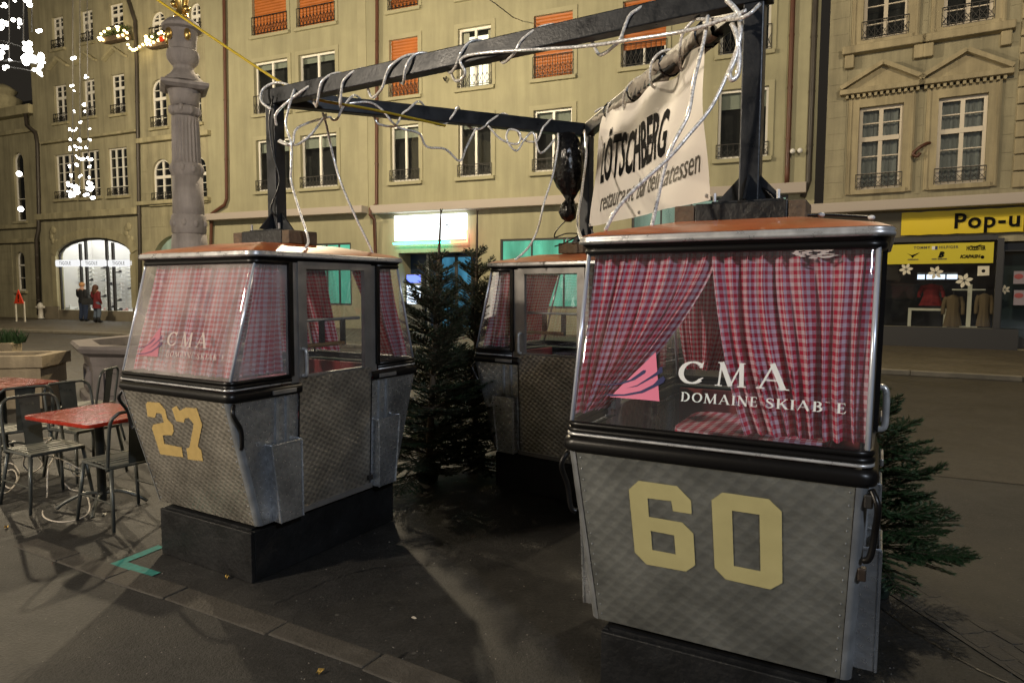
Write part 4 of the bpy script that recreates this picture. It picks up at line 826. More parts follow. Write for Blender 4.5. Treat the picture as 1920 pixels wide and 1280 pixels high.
# low building at the far left
FO = Fac(FL.world(XL_END, 0.25, 0), 24.0)
bO = thing('pavilion_building', 'low stone building with a dark roof at the left edge of the square', 'building', FO.o, -FO.t)
ozt = FO.px(30, 222).z; ow = [wr(FO, 27, 46, 286, 415), wr(FO, 31, 47, 472, 545)]; oh = [(*w_, (w_[1] - w_[0]) / 2) for w_ in ow]
wall_grid(-16, -.02, 0, ozt, oh).build('wall', MT['sand'], bO); MB().box(-16, -.02, 1.0, 9, 0, ozt).build('building_core', MT['sand'], bO)
for w_ in ow: window(bO, *w_, cols=1, rows=((.33, .04), (.66, .08)), fw=.07, arch=(w_[1] - w_[0]) / 2, sill='sand2')
MB().box(-16, -.02, -.45, .1, ozt, ozt + .45).build('cornice', MT['sand2'], bO, bevel=.04)
for v in (248, 425, 452): z = FO.px(35, v).z; MB().box(-16, -.03, -.16, .02, z - .1, z + .1).build('string_course', MT['sand2'], bO, bevel=.02)
ashlar(bO, FO.px(-60, 500).x, -.05, .5, FO.px(35, 455).z, [(h[0] - .3, h[1] + .3, h[2] - .3, h[3] + .3) for h in oh], MT['sand'], ch=.42, bw=2.6)
mb = MB(); mb.poly([(-16, .2, ozt + .46), (-.02, .2, ozt + .46), (-.6, 3.4, ozt + 2.2), (-15, 3.4, ozt + 2.2)], nrm=(0, -1, .5), thick=.1); mb.build('roof', mat('dark_slate', (.03, .03, .03), .7), bO)
vz = FO.px(8, 205, .6); mb = MB(); mb.lathe([(.5, vz.z - 1.0), (.55, vz.z - .8), (.25, vz.z - .6), (.3, vz.z - .3), (.75, vz.z + .2), (.85, vz.z + .5), (.5, vz.z + .7), (.65, vz.z + .95), (.3, vz.z + 1.2), (.05, vz.z + 1.3)], 14, (vz.x, .6)); mb.build('roof_urn', MT['sand2'], bO, smooth=True)

# ------------------------------------------------------------------ gondola cabins
P27 = (-1.5506, 4.5067, -0.5325); P60 = (1.0413, 2.9982, -0.4985); P3 = (0.6149, 5.6638, -2.2293)
GT = (.608, .52, 1.844); GB = (.784, .514, 1.184); BT = (.797, .51, 1.088); BO = (.600, .482, .341)
def lerp(a, b, t): return a + (b - a) * t
def gl(z): t = (z - GB[2]) / (GT[2] - GB[2]); return lerp(GB[0], GT[0], t), lerp(GB[1], GT[1], t)
def bl(z): t = (z - BO[2]) / (BT[2] - BO[2]); return lerp(BO[0], BT[0], t), lerp(BO[1], BT[1], t)
def ring(L, W, z, sg, r=.05, d0=.36, n=6):
    a = [(W, sg * d0, z)] + [(W - r + r * math.cos(k * PI / 2 / n), sg * (L - r + r * math.sin(k * PI / 2 / n)), z) for k in range(n + 1)]
    return a + [(-x, y, z) for x, y, z in reversed(a)]
def ringfull(L, W, z, r=.07, n=5):
    out = []
    for cx, cy, a0 in ((1, 1, 0), (-1, 1, 90), (-1, -1, 180), (1, -1, 270)):
        for k in range(n + 1): a = math.radians(a0 + 90 * k / n); out.append((cx * (W - r) + r * math.cos(a), cy * (L - r) + r * math.sin(a), z))
    return out
def to_local(pose, w):
    x, y, yaw = pose; d = w - Vector((x, y, 0)); c, s = math.cos(yaw), math.sin(yaw); return Vector((c * d.x + s * d.y, -s * d.x + c * d.y, d.z))
def to_world(pose, l):
    x, y, yaw = pose; c, s = math.cos(yaw), math.sin(yaw); return Vector((x + c * l[0] - s * l[1], y + s * l[0] + c * l[1], l[2]))
def front_plane(pose, lo, hi, off):
    a, b = Vector((0, -lo[0], lo[2])), Vector((0, -hi[0], hi[2])); ex = Vector((1, 0, 0)); ez = (b - a).normalized(); n = ex.cross(ez)
    return a, ex, ez, n
def px_panel(pose, u, v, lo, hi, off=.002):
    a, ex, ez, n = front_plane(pose, lo, hi, off); w0 = to_world(pose, a); nw = to_world(pose, a + n) - w0
    l = to_local(pose, on_plane(u, v, w0, nw)); return l + n * off
# block numerals and emblem, traced as flat foil shapes
def crop(pts, s, ox, oy): return [(ox + x / s, oy + y / s) for x, y in pts]
N6 = crop([(455, 307), (640, 333), (707, 403), (710, 467), (620, 453), (612, 405), (498, 391), (505, 480), (665, 507), (718, 560), (727, 712), (683, 742), (493, 708), (437, 650), (408, 350)], 2.56, 1020, 780); N6h = crop([(514, 547), (626, 569), (633, 660), (521, 638)], 2.56, 1020, 780)
N0 = crop([(857, 363), (1080, 395), (1142, 455), (1145, 797), (1088, 828), (873, 780), (820, 725), (805, 400)], 2.56, 1020, 780); N0h = crop([(903, 450), (1035, 470), (1040, 740), (912, 715)], 2.56, 1020, 780)
N2 = crop([(935, 245), (1010, 250), (1046, 295), (1060, 352), (1095, 390), (1100, 430), (1090, 455), (1030, 455), (1042, 510), (1150, 532), (1160, 595), (1015, 575), (962, 410), (970, 388), (1037, 375), (1022, 320), (990, 314), (982, 345), (935, 337), (924, 260)], 3.369, 0, 680)
N7 = crop([(1088, 285), (1118, 270), (1138, 302), (1175, 280), (1245, 285), (1280, 390), (1252, 525), (1275, 552), (1285, 618), (1190, 608), (1180, 540), (1200, 530), (1226, 385), (1195, 345), (1170, 350), (1165, 376), (1115, 366)], 3.369, 0, 680)
EM_T = crop([(1105, 115), (1145, 652), (605, 605)], 5.817, 1040, 640)
EM_S = [crop(p, 5.817, 1040, 640) for p in ([(450, 462), (600, 468), (720, 452), (830, 415), (920, 350), (970, 312), (1000, 314), (990, 345), (880, 418), (740, 466), (600, 478), (460, 470)], [(790, 508), (900, 478), (1020, 400), (1115, 335), (1150, 280), (1176, 278), (1180, 338), (1115, 372), (1010, 430), (900, 490)], [(550, 575), (760, 576), (940, 540), (1080, 470), (1135, 410), (1190, 378), (1210, 410), (1190, 450), (1120, 486), (960, 562), (780, 592), (620, 598)])]
# serif letters: lists of convex-ish polygons in a unit-high box
def strip(path, ws):
    L, R = [], []
    for i, (x, y) in enumerate(path):
        a = path[max(i - 1, 0)]; b = path[min(i + 1, len(path) - 1)]; dx, dy = b[0] - a[0], b[1] - a[1]; l = math.hypot(dx, dy) or 1; nx, ny = -dy / l, dx / l
        L.append((x + nx * ws[i] / 2, y + ny * ws[i] / 2)); R.append((x - nx * ws[i] / 2, y - ny * ws[i] / 2))
    return [[R[i], R[i + 1], L[i + 1], L[i]] for i in range(len(path) - 1)]
def ell(cx, cy, rx, ry, a0, a1, n, w): 
    P = []; W = []
    for k in range(n + 1): a = math.radians(a0 + (a1 - a0) * k / n); P.append((cx + rx * math.cos(a), cy + ry * math.sin(a))); W.append(w(a))
    return strip(P, W)
def rc(x0, x1, y0, y1): return [[(x0, y0), (x1, y0), (x1, y1), (x0, y1)]]
def sf(x, y, w=.3, h=.045): return rc(x - w / 2, x + w / 2, y, y + h)
def qd(*p): return [list(p)]
tw_ = lambda a: .07 + .11 * abs(math.cos(a))
SER = {
 'C': (.85, ell(.46, .5, .38, .46, 48, 318, 18, tw_) + qd((.66, .72), (.78, .70), (.82, .97), (.78, .97)) + qd((.68, .14), (.84, .27), (.80, .30), (.64, .19))),
 'O': (.95, ell(.47, .5, .38, .46, 0, 360, 22, tw_)),
 'I': (.36, rc(.09, .27, 0, 1) + sf(.18, -.0, .34) + sf(.18, .955, .34)),
 'L': (.66, rc(.09, .27, 0, 1) + sf(.18, .955, .34) + rc(.27, .62, 0, .06) + qd((.54, .06), (.62, .06), (.66, .26), (.62, .26)) + sf(.12, 0, .24)),
 'E': (.70, rc(.09, .27, 0, 1) + sf(.14, .955, .24) + sf(.14, 0, .24) + rc(.27, .60, .94, 1.0) + rc(.27, .62, 0, .06) + rc(.27, .50, .48, .535) + qd((.56, .94), (.60, .94), (.62, .78), (.58, .78)) + qd((.54, .06), (.62, .06), (.66, .25), (.62, .25)) + rc(.47, .51, .40, .62)),
 'D': (.92, rc(.09, .27, 0, 1) + sf(.14, .955, .24) + sf(.14, 0, .24) + ell(.30, .5, .46, .465, -88, 88, 14, lambda a: .07 + .11 * max(0, math.cos(a)))),
 'B': (.76, rc(.09, .27, 0, 1) + sf(.14, .955, .24) + sf(.14, 0, .24) + ell(.30, .755, .28, .215, -90, 88, 10, lambda a: .06 + .11 * max(0, math.cos(a))) + ell(.30, .27, .34, .24, -88, 90, 10, lambda a: .06 + .12 * max(0, math.cos(a)))),
 'A': (.98, strip([(.08, .0), (.48, 1.0)], [.07, .07]) + strip([(.44, 1.0), (.84, 0)], [.18, .18]) + rc(.24, .66, .32, .37) + sf(.10, 0, .28) + sf(.84, 0, .36)),
 'M': (1.22, strip([(.14, 0), (.20, 1)], [.08, .08]) + strip([(.20, 1), (.60, .02)], [.19, .19]) + strip([(.58, .0), (1.0, 1)], [.07, .07]) + strip([(.98, 1), (1.03, 0)], [.18, .18]) + sf(.13, 0, .28) + sf(1.03, 0, .34) + sf(.16, .955, .2) + sf(1.02, .955, .24)),
 'N': (.95, strip([(.16, 0), (.16, .97)], [.07, .07]) + strip([(.14, 1), (.80, .0)], [.19, .19]) + strip([(.79, .0), (.79, 1)], [.07, .07]) + sf(.16, 0, .28) + sf(.79, .955, .28) + sf(.12, .955, .22)),
 'K': (.90, rc(.09, .27, 0, 1) + sf(.18, 0, .34) + sf(.18, .955, .34) + strip([(.27, .42), (.74, .98)], [.08, .08]) + strip([(.40, .58), (.80, .0)], [.18, .18]) + sf(.72, .955, .28) + sf(.80, 0, .3)),
 'S': (.66, strip([(.56, .82), (.50, .91), (.36, .96), (.20, .93), (.11, .80), (.14, .66), (.28, .56), (.42, .46), (.54, .34), (.55, .18), (.44, .06), (.28, .03), (.14, .08), (.07, .2)], [.05, .06, .07, .10, .14, .16, .18, .18, .16, .14, .10, .07, .06, .05]) + qd((.54, .72), (.60, .72), (.60, .96), (.57, .96)) + qd((.04, .30), (.08, .05), (.05, .04), (.03, .30)))}
def serif(mb, ch, org, ex, ez, n, w, h, part=None):
    adv, ps = SER[ch]; o = 0
    for p in ps:
        if part and not part(sum(y for x, y in p) / len(p)): continue
        o += .00006
        mb.poly([org + ex * (x / adv * w) + ez * (y * h) + n * o for x, y in p], nrm=n)
def stamp(pose, mb, poly, hole, lo, hi, off, src=None):
    src = src or pose
    mb.poly([px_panel(src, u, v, lo, hi, off) for u, v in poly], holes=[[px_panel(src, u, v, lo, hi, off) for u, v in hole]] if hole else (), nrm=front_plane(pose, lo, hi, 0)[3])
def make_cabin(pose, label, gm, gmdoor, glass, nums, numm, decal, post_side=1):
    c = thing('gondola_cabin', label, 'cabin', (pose[0], pose[1], 0), pose[2], 'old ski-lift cabins')
    for sg in (-1, 1):                                                    # -1 front end, +1 rear end
        Lt, Wt = bl(BT[2]); Lb, Wb = bl(BO[2]); r = .035
        rt, rb = ring(Lt, Wt, BT[2], sg, r, .315), ring(Lb, Wb, BO[2], sg, r, .315); m = len(rt)
        p = MB(); p.add([rb[7], rb[m - 8], rt[m - 8], rt[7]], [(0, 1, 2, 3) if sg > 0 else (3, 2, 1, 0)]); fp = p.build('front_panel' if sg < 0 else 'rear_panel', MT[gm], c)
        for k0 in (1, m - 8):
            p = MB(); off = .004
            p.loft([[(x * (1 + off), y * (1 + off), z) for x, y, z in rr_[k0:k0 + 7]] for rr_ in (rb, [(lerp(a[0], b[0], .5), lerp(a[1], b[1], .5), lerp(a[2], b[2], .5)) for a, b in zip(rb, rt)], rt)]); p.build('corner_strip', MT['alug'], c, smooth=True)
        for k0 in (0, m - 2):
            p = MB(); p.add([rb[k0], rb[k0 + 1], rt[k0 + 1], rt[k0]], [(0, 1, 2, 3)]); p.build('side_panel', MT['sheet'], c)
        if sg < 0:
            for (poly, hole) in nums:
                mb = MB(); stamp(pose, mb, poly, hole, BO, BT, .003); mb.build('number', MT[numm], fp)
            n_ = front_plane(pose, BO, BT, 0)[3]; rv = MB()                 # rivet rows down the panel edges
            for k in range(16):
                z = BO[2] + .03 + k * (BT[2] - BO[2] - .06) / 15; L_, W_ = bl(z)
                for sx in (-1, 1): rv.sphere((sx * (W_ - .05), -L_ - .001, z), .0028, 6, 4)
            o = rv.build('rivets', MT['alug'], fp); o['kind'] = 'stuff'
        # pane with its rubber frame and bumper
        r = .045; g0, g1 = ring(GB[0], GB[1], GB[2], sg, r, .372, 8), ring(GT[0], GT[1], GT[2], sg, r, .372, 8)
        p = MB(); p.loft([g0, [tuple(lerp(a[i], b[i], .5) for i in range(3)) for a, b in zip(g0, g1)], g1]); pn = p.build('front_pane' if sg < 0 else 'rear_pane', MT[glass] if sg < 0 else MT['glassd'], c, auto=.6)
        p = MB(); p.tube(g0, .012, 8); p.tube([(x * 1.003, y * 1.003, z - .022) for x, y, z in g0], .013, 8); p.build('sill_seal', MT['rubber'], c, smooth=True)
        p = MB(); p.tube([(x * 1.012, y * 1.014, z - .037) for x, y, z in g0], .006, 6); p.build('chrome_strip', MT['alu'], c, smooth=True)
        p = MB(); p.tube(g1, .017, 8); p.build('top_seal', MT['rubber'], c, smooth=True)
        for k in (5, len(g0) - 6):
            p = MB(); p.tube([tuple(lerp(g0[k][i], g1[k][i], f) * (1.004 if i < 2 else 1) for i in range(3)) for f in (.015, .5, .985)], .0085, 8); p.build('pane_edge', MT['edge'], c, smooth=True)  # tube added to stand in for the highlight along the bend
        for k in (0, -1):
            p = MB(); p.bar(g0[k], g1[k], .03, .034, up=(1, 0, 0)); p.build('pane_frame', MT['rubber'], c)
        b_ = ring(GB[0] + .028, GB[1] + .03, 1.112, sg, .08, .30, 7); p = MB(); prof = [(-.02, .030), (.010, .030), (.022, .022), (.028, .008), (.028, -.012), (.022, -.026), (.008, -.033), (-.02, -.034)]; rr = []
        for (o_, dz_) in prof: rr.append(ring(GB[0] + o_ - .004, GB[1] + o_ - .004, 1.108 + dz_, sg, .055, .305, 7))
        p.loft(rr); bp = p.build('bumper', MT['rubber'], c, smooth=True)
        for sx in (-1, 1):
            MB().box(sx * (GB[1] + .032) - .006, sx * (GB[1] + .032) + .006, sg * .36 - .0 if sg > 0 else -.53, .53 if sg > 0 else -.36, 1.092, 1.118).build('end_plate', MT['alud'], bp, bevel=.004)
            # ski pocket and ribs
            ya, yb = sg * .335, sg * .555; yc = sg * .50; x0, x1 = sx * .485, sx * .555
            p = MB(); T = .805; B_ = .345
            p.add([(x1, ya, B_), (x1, yc, B_), (x1, yb, T), (x1, ya, T)], [(0, 1, 2, 3)]); p.add([(x0, ya, B_), (x1, ya, B_), (x1, ya, T), (x0, ya, T)], [(0, 1, 2, 3)]); p.add([(x0, yc, B_), (x1, yc, B_), (x1, yb, T), (x0, yb, T)], [(0, 1, 2, 3)]); p.add([(x0, ya, B_), (x1, ya, B_), (x1, yc, B_), (x0, yc, B_)], [(0, 1, 2, 3)])
            p.tube([(x0, ya, T), (x1, ya, T), (x1, yb, T), (x0, yb, T)], .006, 6); p.tube([(x1, ya, B_), (x1, ya, T)], .006, 6); p.tube([(x1, yc, B_), (x1, yb, T)], .006, 6); p.build('ski_pocket', MT['sheet'], c)
            for yy in (.40, .475):
                p = MB(); L_, W_ = bl(.8); p.bar((sx * (bl(.78)[1] + .004), sg * yy, .78), (sx * (bl(1.07)[1] + .004), sg * yy, 1.07), .012, .02, up=(0, 1, 0)); p.build('rib', MT['alug'], c)
        if decal and sg < 0:
            a, ex, ez, n_ = front_plane(pose, GB, GT, 0); off = n_ * .003
            wm = MT['white'] if decal == 'full' else MT['ghost']
            mb = MB(); stamp(pose, mb, EM_T, None, GB, GT, .0025, P60); em = mb.build('emblem', MT['pink'] if decal == 'full' else MT['fadedpink'], pn)
            mb = MB()
            for k_, s_ in enumerate(EM_S): stamp(pose, mb, s_, None, GB, GT, .0032 + k_ * .0003, P60)
            mb.build('emblem_swoosh', MT['navy'] if decal == 'full' else MT['fadednavy'], pn)
            def line(u0, v0, u1, v1): return px_panel(P60, u0, v0, GB, GT, .003), px_panel(P60, u1, v1, GB, GT, .003)
            def cr(x, y): return (1040 + x / 2.56, 380 + y / 2.56)
            for ch, x0, x1, y0, y1, hh in (('C', 592, 715, 868, 872, .082), ('M', 770, 920, 878, 888, .084), ('A', 972, 1120, 890, 902, .087)):
                A, B = line(*cr(x0, y0), *cr(x1, y1)); mb = MB(); serif(mb, ch, A, (B - A).normalized(), ez, n_, (B - A).length, hh); mb.build('letter', wm, pn)
            for wd, x0, x1, y0, y1 in (('DOMAINE', 604, 974, 952, 981), ('SKIABLE', 1010, 1400, 984, 1014)):
                A, B = line(*cr(x0, y0), *cr(x1, y1)); exx = (B - A).normalized(); sp = .13; tot = sum(SER[q][0] for q in wd) + sp * (len(wd) - 1); x = 0
                for q in wd:
                    w_ = SER[q][0]; part = None
                    if wd == 'SKIABLE' and q == 'L': part = lambda y: y > .62
                    if wd == 'SKIABLE' and q == 'A': part = lambda y: y > .2
                    mb = MB(); serif(mb, q, A + exx * (x / tot * (B - A).length), exx, ez, n_, w_ / tot * (B - A).length, .0335, part); mb.build('letter', wm, pn); x += w_ + sp
    # doors
    for sx in (-1, 1):
        W0, W1, W2 = bl(.36)[1], .512, .52; p = MB(); y = .312
        def xw(z): return (bl(z)[1] if z < 1.1 else gl(max(z, 1.1))[1]) + .004
        d = MB(); d.add([(sx * xw(.365), -y, .365), (sx * xw(.365), y, .365), (sx * xw(1.165), y, 1.165), (sx * xw(1.165), -y, 1.165)], [(0, 1, 2, 3)])
        do = d.build('door', MT[gmdoor], c)
        f = MB(); zz0, zz1 = 1.165, 1.872; gx = .247; gz0, gz1 = 1.178, 1.81
        def fx(z): return sx * (xw(z) + .004)
        for (ya, yb, za, zb_) in ((-y, -gx, zz0, zz1), (gx, y, zz0, zz1), (-gx, gx, gz1, zz1), (-gx, gx, zz0, gz0)):
            f.add([(fx(za), ya, za), (fx(za), yb, za), (fx(zb_), yb, zb_), (fx(zb_), ya, zb_), (fx(za) - sx * .03, ya, za), (fx(za) - sx * .03, yb, za), (fx(zb_) - sx * .03, yb, zb_), (fx(zb_) - sx * .03, ya, zb_)], [(0, 1, 2, 3), (4, 7, 6, 5), (0, 4, 5, 1), (1, 5, 6, 2), (2, 6, 7, 3), (3, 7, 4, 0)])
        f.build('door_frame', MT['alud'], do)
        g = MB(); g.add([(fx(gz0) - sx * .015, -gx, gz0), (fx(gz0) - sx * .015, gx, gz0), (fx(gz1) - sx * .015, gx, gz1), (fx(gz1) - sx * .015, -gx, gz1)], [(0, 1, 2, 3)]); g.build('door_pane', MT['glassd'], do)
        hd = MB(); hx = fx(1.25) + sx * .028; hd.tube(catmull([(fx(1.33), -.285, 1.335), (hx, -.285, 1.325), (hx + sx * .004, -.285, 1.25), (hx, -.285, 1.185), (fx(1.18), -.285, 1.175)], 5), .012, 8); hd.build('door_handle', MT['alu'], do, smooth=True)
        ra = MB(); xi = fx(1.5) - sx * .05; ra.tube([(xi, -gx, 1.50), (xi, gx, 1.50)], .010, 8); ra.build('rail_bar', MT['alug'], do)
        for yy in (-.085, .095): MB().box(xi - .008, xi + .008, yy - .018, yy + .018, 1.33, 1.505).build('strap', MT['rubber'], do)
        ra = MB(); ra.tube([(xi, -gx, 1.345), (xi, .10, 1.345)], .014, 8); ra.build('wooden_rod', MT['wood'], do)
        for yy in (-.3135, .3135):
            s_ = MB(); s_.bar((sx * (xw(.37) + .001), yy, .37), (sx * (xw(1.1) + .001), yy, 1.1), .006, .006, up=(0, 1, 0)); s_.build('door_seam', MT['rubber'], c)
        MB().box(sx * .475 - .02, sx * .475 + .02, -.33, .33, .335, .368).build('threshold', MT['alud'], c)
        ht = MB(); ht.box(fx(.42) - .012, fx(.42) + .014, .285, .325, .395, .425); ht.build('hinge', MT['iron'], do)
        for yy in (-.34, .34):
            p = MB(); p.add([(sx * gl(1.17)[1], yy - .03, 1.10), (sx * gl(1.17)[1], yy + .03, 1.10), (sx * gl(1.86)[1], yy + .03, 1.865), (sx * gl(1.86)[1], yy - .03, 1.865)], [(0, 1, 2, 3)]); p.build('door_post', MT['alud'], c)
    # roof
    p = MB(); p.loft([ringfull(*a) for a in ((.606, .518, 1.842), (.622, .532, 1.856), (.634, .544, 1.871))], closed=True); p.build('gutter_seal', MT['rubber'], c, smooth=True)
    p = MB(); p.loft([ringfull(*a) for a in ((.634, .544, 1.870), (.646, .556, 1.875), (.648, .558, 1.883), (.643, .553, 1.8895), (.647, .557, 1.895), (.638, .548, 1.903))], closed=True); rim = p.build('roof_rim', MT['alu'], c, smooth=True)
    p = MB(); p.loft([ringfull(*a) for a in ((.642, .552, 1.9025), (.60, .51, 1.920), (.33, .27, 1.972), (.24, .20, 1.976))], closed=True); q = ringfull(.24, .20, 1.976); p.poly(q, nrm=(0, 0, 1)); rf = p.build('roof', MT['orange'], c, auto=.5)
    p = MB(); p.poly(ringfull(.60, .505, 1.86), nrm=(0, 0, -1)); p.build('ceiling', MT['alud'], c)
    # floor, benches
    p = MB(); p.poly(ringfull(.58, .47, .36), nrm=(0, 0, 1)); p.box(-.42, .42, -.54, .54, .312, .345); p.build('floor', MT['floor'], c)
    for sg in (-1, 1):
        MB().box(-.44, .44, .30 * sg if sg > 0 else -.62, .62 if sg > 0 else -.30, .74, .79).build('bench_seat', MT['benchred'], c, bevel=.012)
        MB().box(-.46, .46, .655 * sg - .012, .655 * sg + .012, .84, 1.14).build('bench_back', MT['benchred'], c, bevel=.008)
    # hose at the front corners
    for sx in (-1, 1):
        p = MB(); L_, W_ = bl(1.05); L2, W2 = bl(.82); p.tube(catmull([(sx * (W_ + .01), -L_ + .02, 1.07), (sx * (W_ + .03), -L_ + .0, 1.02), (sx * (W_ + .026), -L_ + .05, .93), (sx * (W2 + .024), -L2 + .0, .84), (sx * (W2 + .004), -L2 + .01, .82)], 5), .011, 7); p.build('hose', MT['rubber'], c, smooth=True)
    return c
c27 = make_cabin(P27, 'gondola cabin with ochre number 27 on its turned metal front, left of the firs', 'g27', 'g27', 'glass27', [(N2, None), (N7, None)], 'gold', 'ghost')
c60 = make_cabin(P60, 'nearest gondola cabin with big straw number 60 and CMA lettering on glass', 'g60', 'g60', 'glass', [(N6, N6h), (N0, N0h)], 'straw', 'full')
c3 = make_cabin(P3, 'gondola cabin seen from the side, half hidden behind cabin 60', 'g27', 'g27', 'glassd', [], 'gold', None)
# worn patch of foil at the top of the 60 pane and tie cords
a_, ex_, ez_, n_ = front_plane(P60, GB, GT, 0); pn60 = [o for o in c60.children if o.name.startswith('front_pane')][0]
mb = MB()
for k in range(46):
    u = 1490 + random.random() * 82; v = 463 + random.random() * 22
    if ((u - 1531) / 44) ** 2 + ((v - 475) / 12) ** 2 > 1: continue
    w_ = random.uniform(3, 13); h_ = random.uniform(.8, 2.2); sl = -.02
    mb.poly([px_panel(P60, x, y, GB, GT, .0025 + k * .00002) for x, y in ((u - w_, v), (u - w_ * .3, v - h_), (u + w_, v - h_ * .6), (u + w_ * .7, v + h_ * .6), (u - w_ * .4, v + h_))], nrm=n_)
o = mb.build('scraped_sticker', MT['ghost'], pn60); o['kind'] = 'stuff'
# plinths
for pose, lab in ((P27, 'black wooden plinth carrying cabin 27'), (P60, 'black wooden plinth carrying cabin 60 in the foreground'), (P3, 'black wooden plinth under the half hidden rear cabin')):
    t = thing('plinth', lab, 'plinth', (pose[0], pose[1], 0), pose[2], 'plinths of the cabins'); L_, W_ = .617, .433
    for (x0, x1, y0, y1) in ((-W_, W_, -L_, -L_ + .025), (-W_, W_, L_ - .025, L_), (-W_, -W_ + .025, -L_ + .027, L_ - .027), (W_ - .025, W_, -L_ + .027, L_ - .027)): MB().box(x0, x1, y0, y1, 0.004, .300).build('board', MT['black'], t, bevel=.004)
    MB().box(-W_ + .027, W_ - .027, -L_ + .027, L_ - .027, .27, .311).build('deck', MT['black'], t)
# ------------------------------------------------------------------ curtains (each hangs in a cabin)
def curtain(pose, label, wall, top, bot, z0, z1, pleats, ease=1.4, sgn=-1, m='ging', inset=.05, amp=.016, z1b=None, group='gingham curtains', wide=1.6):
    """wall 'f' front/rear end (sgn), 's' side wall (sgn = side)"""
    n, k_ = 90, 26; mb = MB(); vs = []; uv = []; wid = abs(top[1] - top[0]) * wide; ln = z0 - z1
    for j in range(k_ + 1):
        t = j / k_; e = t ** ease
        for i in range(n + 1):
            s = i / n; a = lerp(lerp(top[0], top[1], s), lerp(bot[0], bot[1], s), e); zb_ = lerp(z1, z1 if z1b is None else z1b, s)
            z = lerp(z0, zb_, t); ph = 2 * PI * pleats * s + .5 * math.sin(3 * t + s * 5)
            w_ = amp * (math.sin(ph) + .35 * math.sin(2.3 * ph + 1) + .6 * math.sin(.43 * ph + 1.5 * t)) * (.75 + .45 * t); a2 = a + .3 * amp * math.cos(ph)
            a2 += .006 * math.sin(5 * t + 9 * s)
            if wall == 'f': L_ = gl(z)[0] - inset; vs.append((a2, sgn * (L_ + w_), z))
            else: W_ = gl(z)[1] - inset; vs.append((sgn * (W_ + w_), a2, z))
            uv.append((s * wid, t * ln * 1.02))
    fs = []
    for j in range(k_):
        for i in range(n): q = j * (n + 1) + i; fs.append((q, q + 1, q + n + 2, q + n + 1))
    mb.add(vs, fs, uv); o = mb.build('curtain', MT[m], smooth=True); o.location = (pose[0], pose[1], 0); o.rotation_euler = (0, 0, pose[2]); return tag(o, label, 'curtain', group)
curtain(P60, 'left gingham curtain behind the CMA glass of cabin 60, tied to the lower left corner', 'f', (-.50, -.02), (-.495, -.40), 1.83, 1.215, 8, 1.55, z1b=1.24, amp=.017)
curtain(P60, 'right gingham curtain behind the CMA glass of cabin 60, drawn to the right corner', 'f', (-.04, .50), (.13, .492), 1.83, 1.20, 9, 1.5, z1b=1.205, amp=.019)
curtain(P60, 'left gingham curtain gathered to a point at the rear window of cabin 60', 'f', (-.52, .06), (-.45, -.20), 1.82, 1.24, 7, 1.3, sgn=1, amp=.02)
curtain(P60, 'right gingham curtain at the rear window of cabin 60', 'f', (.02, .50), (.26, .48), 1.82, 1.22, 7, 1.4, sgn=1, amp=.02)
curtain(P60, 'gingham curtain on the near side pane of cabin 60, seen edge on', 's', (-.55, -.40), (-.70, -.62), 1.82, 1.24, 3, 1.3, sgn=1)
curtain(P27, 'left gingham curtain closed across the front glass of cabin 27', 'f', (-.44, .04), (-.43, .06), 1.825, 1.205, 7, 1.0, amp=.015, wide=1.4)
curtain(P27, 'right gingham curtain closed across the front glass of cabin 27', 'f', (.02, .47), (.03, .46), 1.825, 1.205, 7, 1.0, amp=.015, wide=1.4)
curtain(P27, 'gingham curtain on the side pane between the front glass and the door of cabin 27', 's', (-.57, -.39), (-.70, -.40), 1.825, 1.21, 4, 1.0, sgn=1, amp=.014)
curtain(P27, 'gingham curtain in the pane behind the door of cabin 27, drawn to the rear corner', 's', (.385, .56), (.60, .71), 1.825, 1.21, 4, 1.4, sgn=1, amp=.012)
curtain(P27, 'left gingham curtain in the rear window of cabin 27, seen through the door', 'f', (-.48, -.16), (-.45, -.2), 1.825, 1.21, 5, 1.2, sgn=1)
curtain(P27, 'gingham curtain on the far side of cabin 27, seen through the door glass', 's', (.39, .60), (.42, .68), 1.825, 1.21, 4, 1.0, sgn=-1)
curtain(P27, 'right gingham curtain in the rear window of cabin 27, seen through the door', 'f', (.10, .48), (.24, .47), 1.825, 1.21, 6, 1.3, sgn=1)
curtain(P27, 'gingham curtain hung across the far door of cabin 27', 's', (-.20, .22), (-.22, -.02), 1.82, 1.19, 6, 1.3, sgn=-1)
curtain(P3, 'dark gingham curtain in the left pane of the rear cabin', 's', (-.565, -.40), (-.71, -.47), 1.825, 1.21, 4, 1.2, sgn=1)
curtain(P3, 'gingham curtain in the end window of the rear cabin', 'f', (-.45, .48), (-.40, .46), 1.825, 1.21, 8, 1.1)
curtain(P3, 'gingham curtain on the far side of the rear cabin, seen through its door', 's', (-.34, .02), (-.32, -.16), 1.825, 1.21, 5, 1.3, sgn=-1)
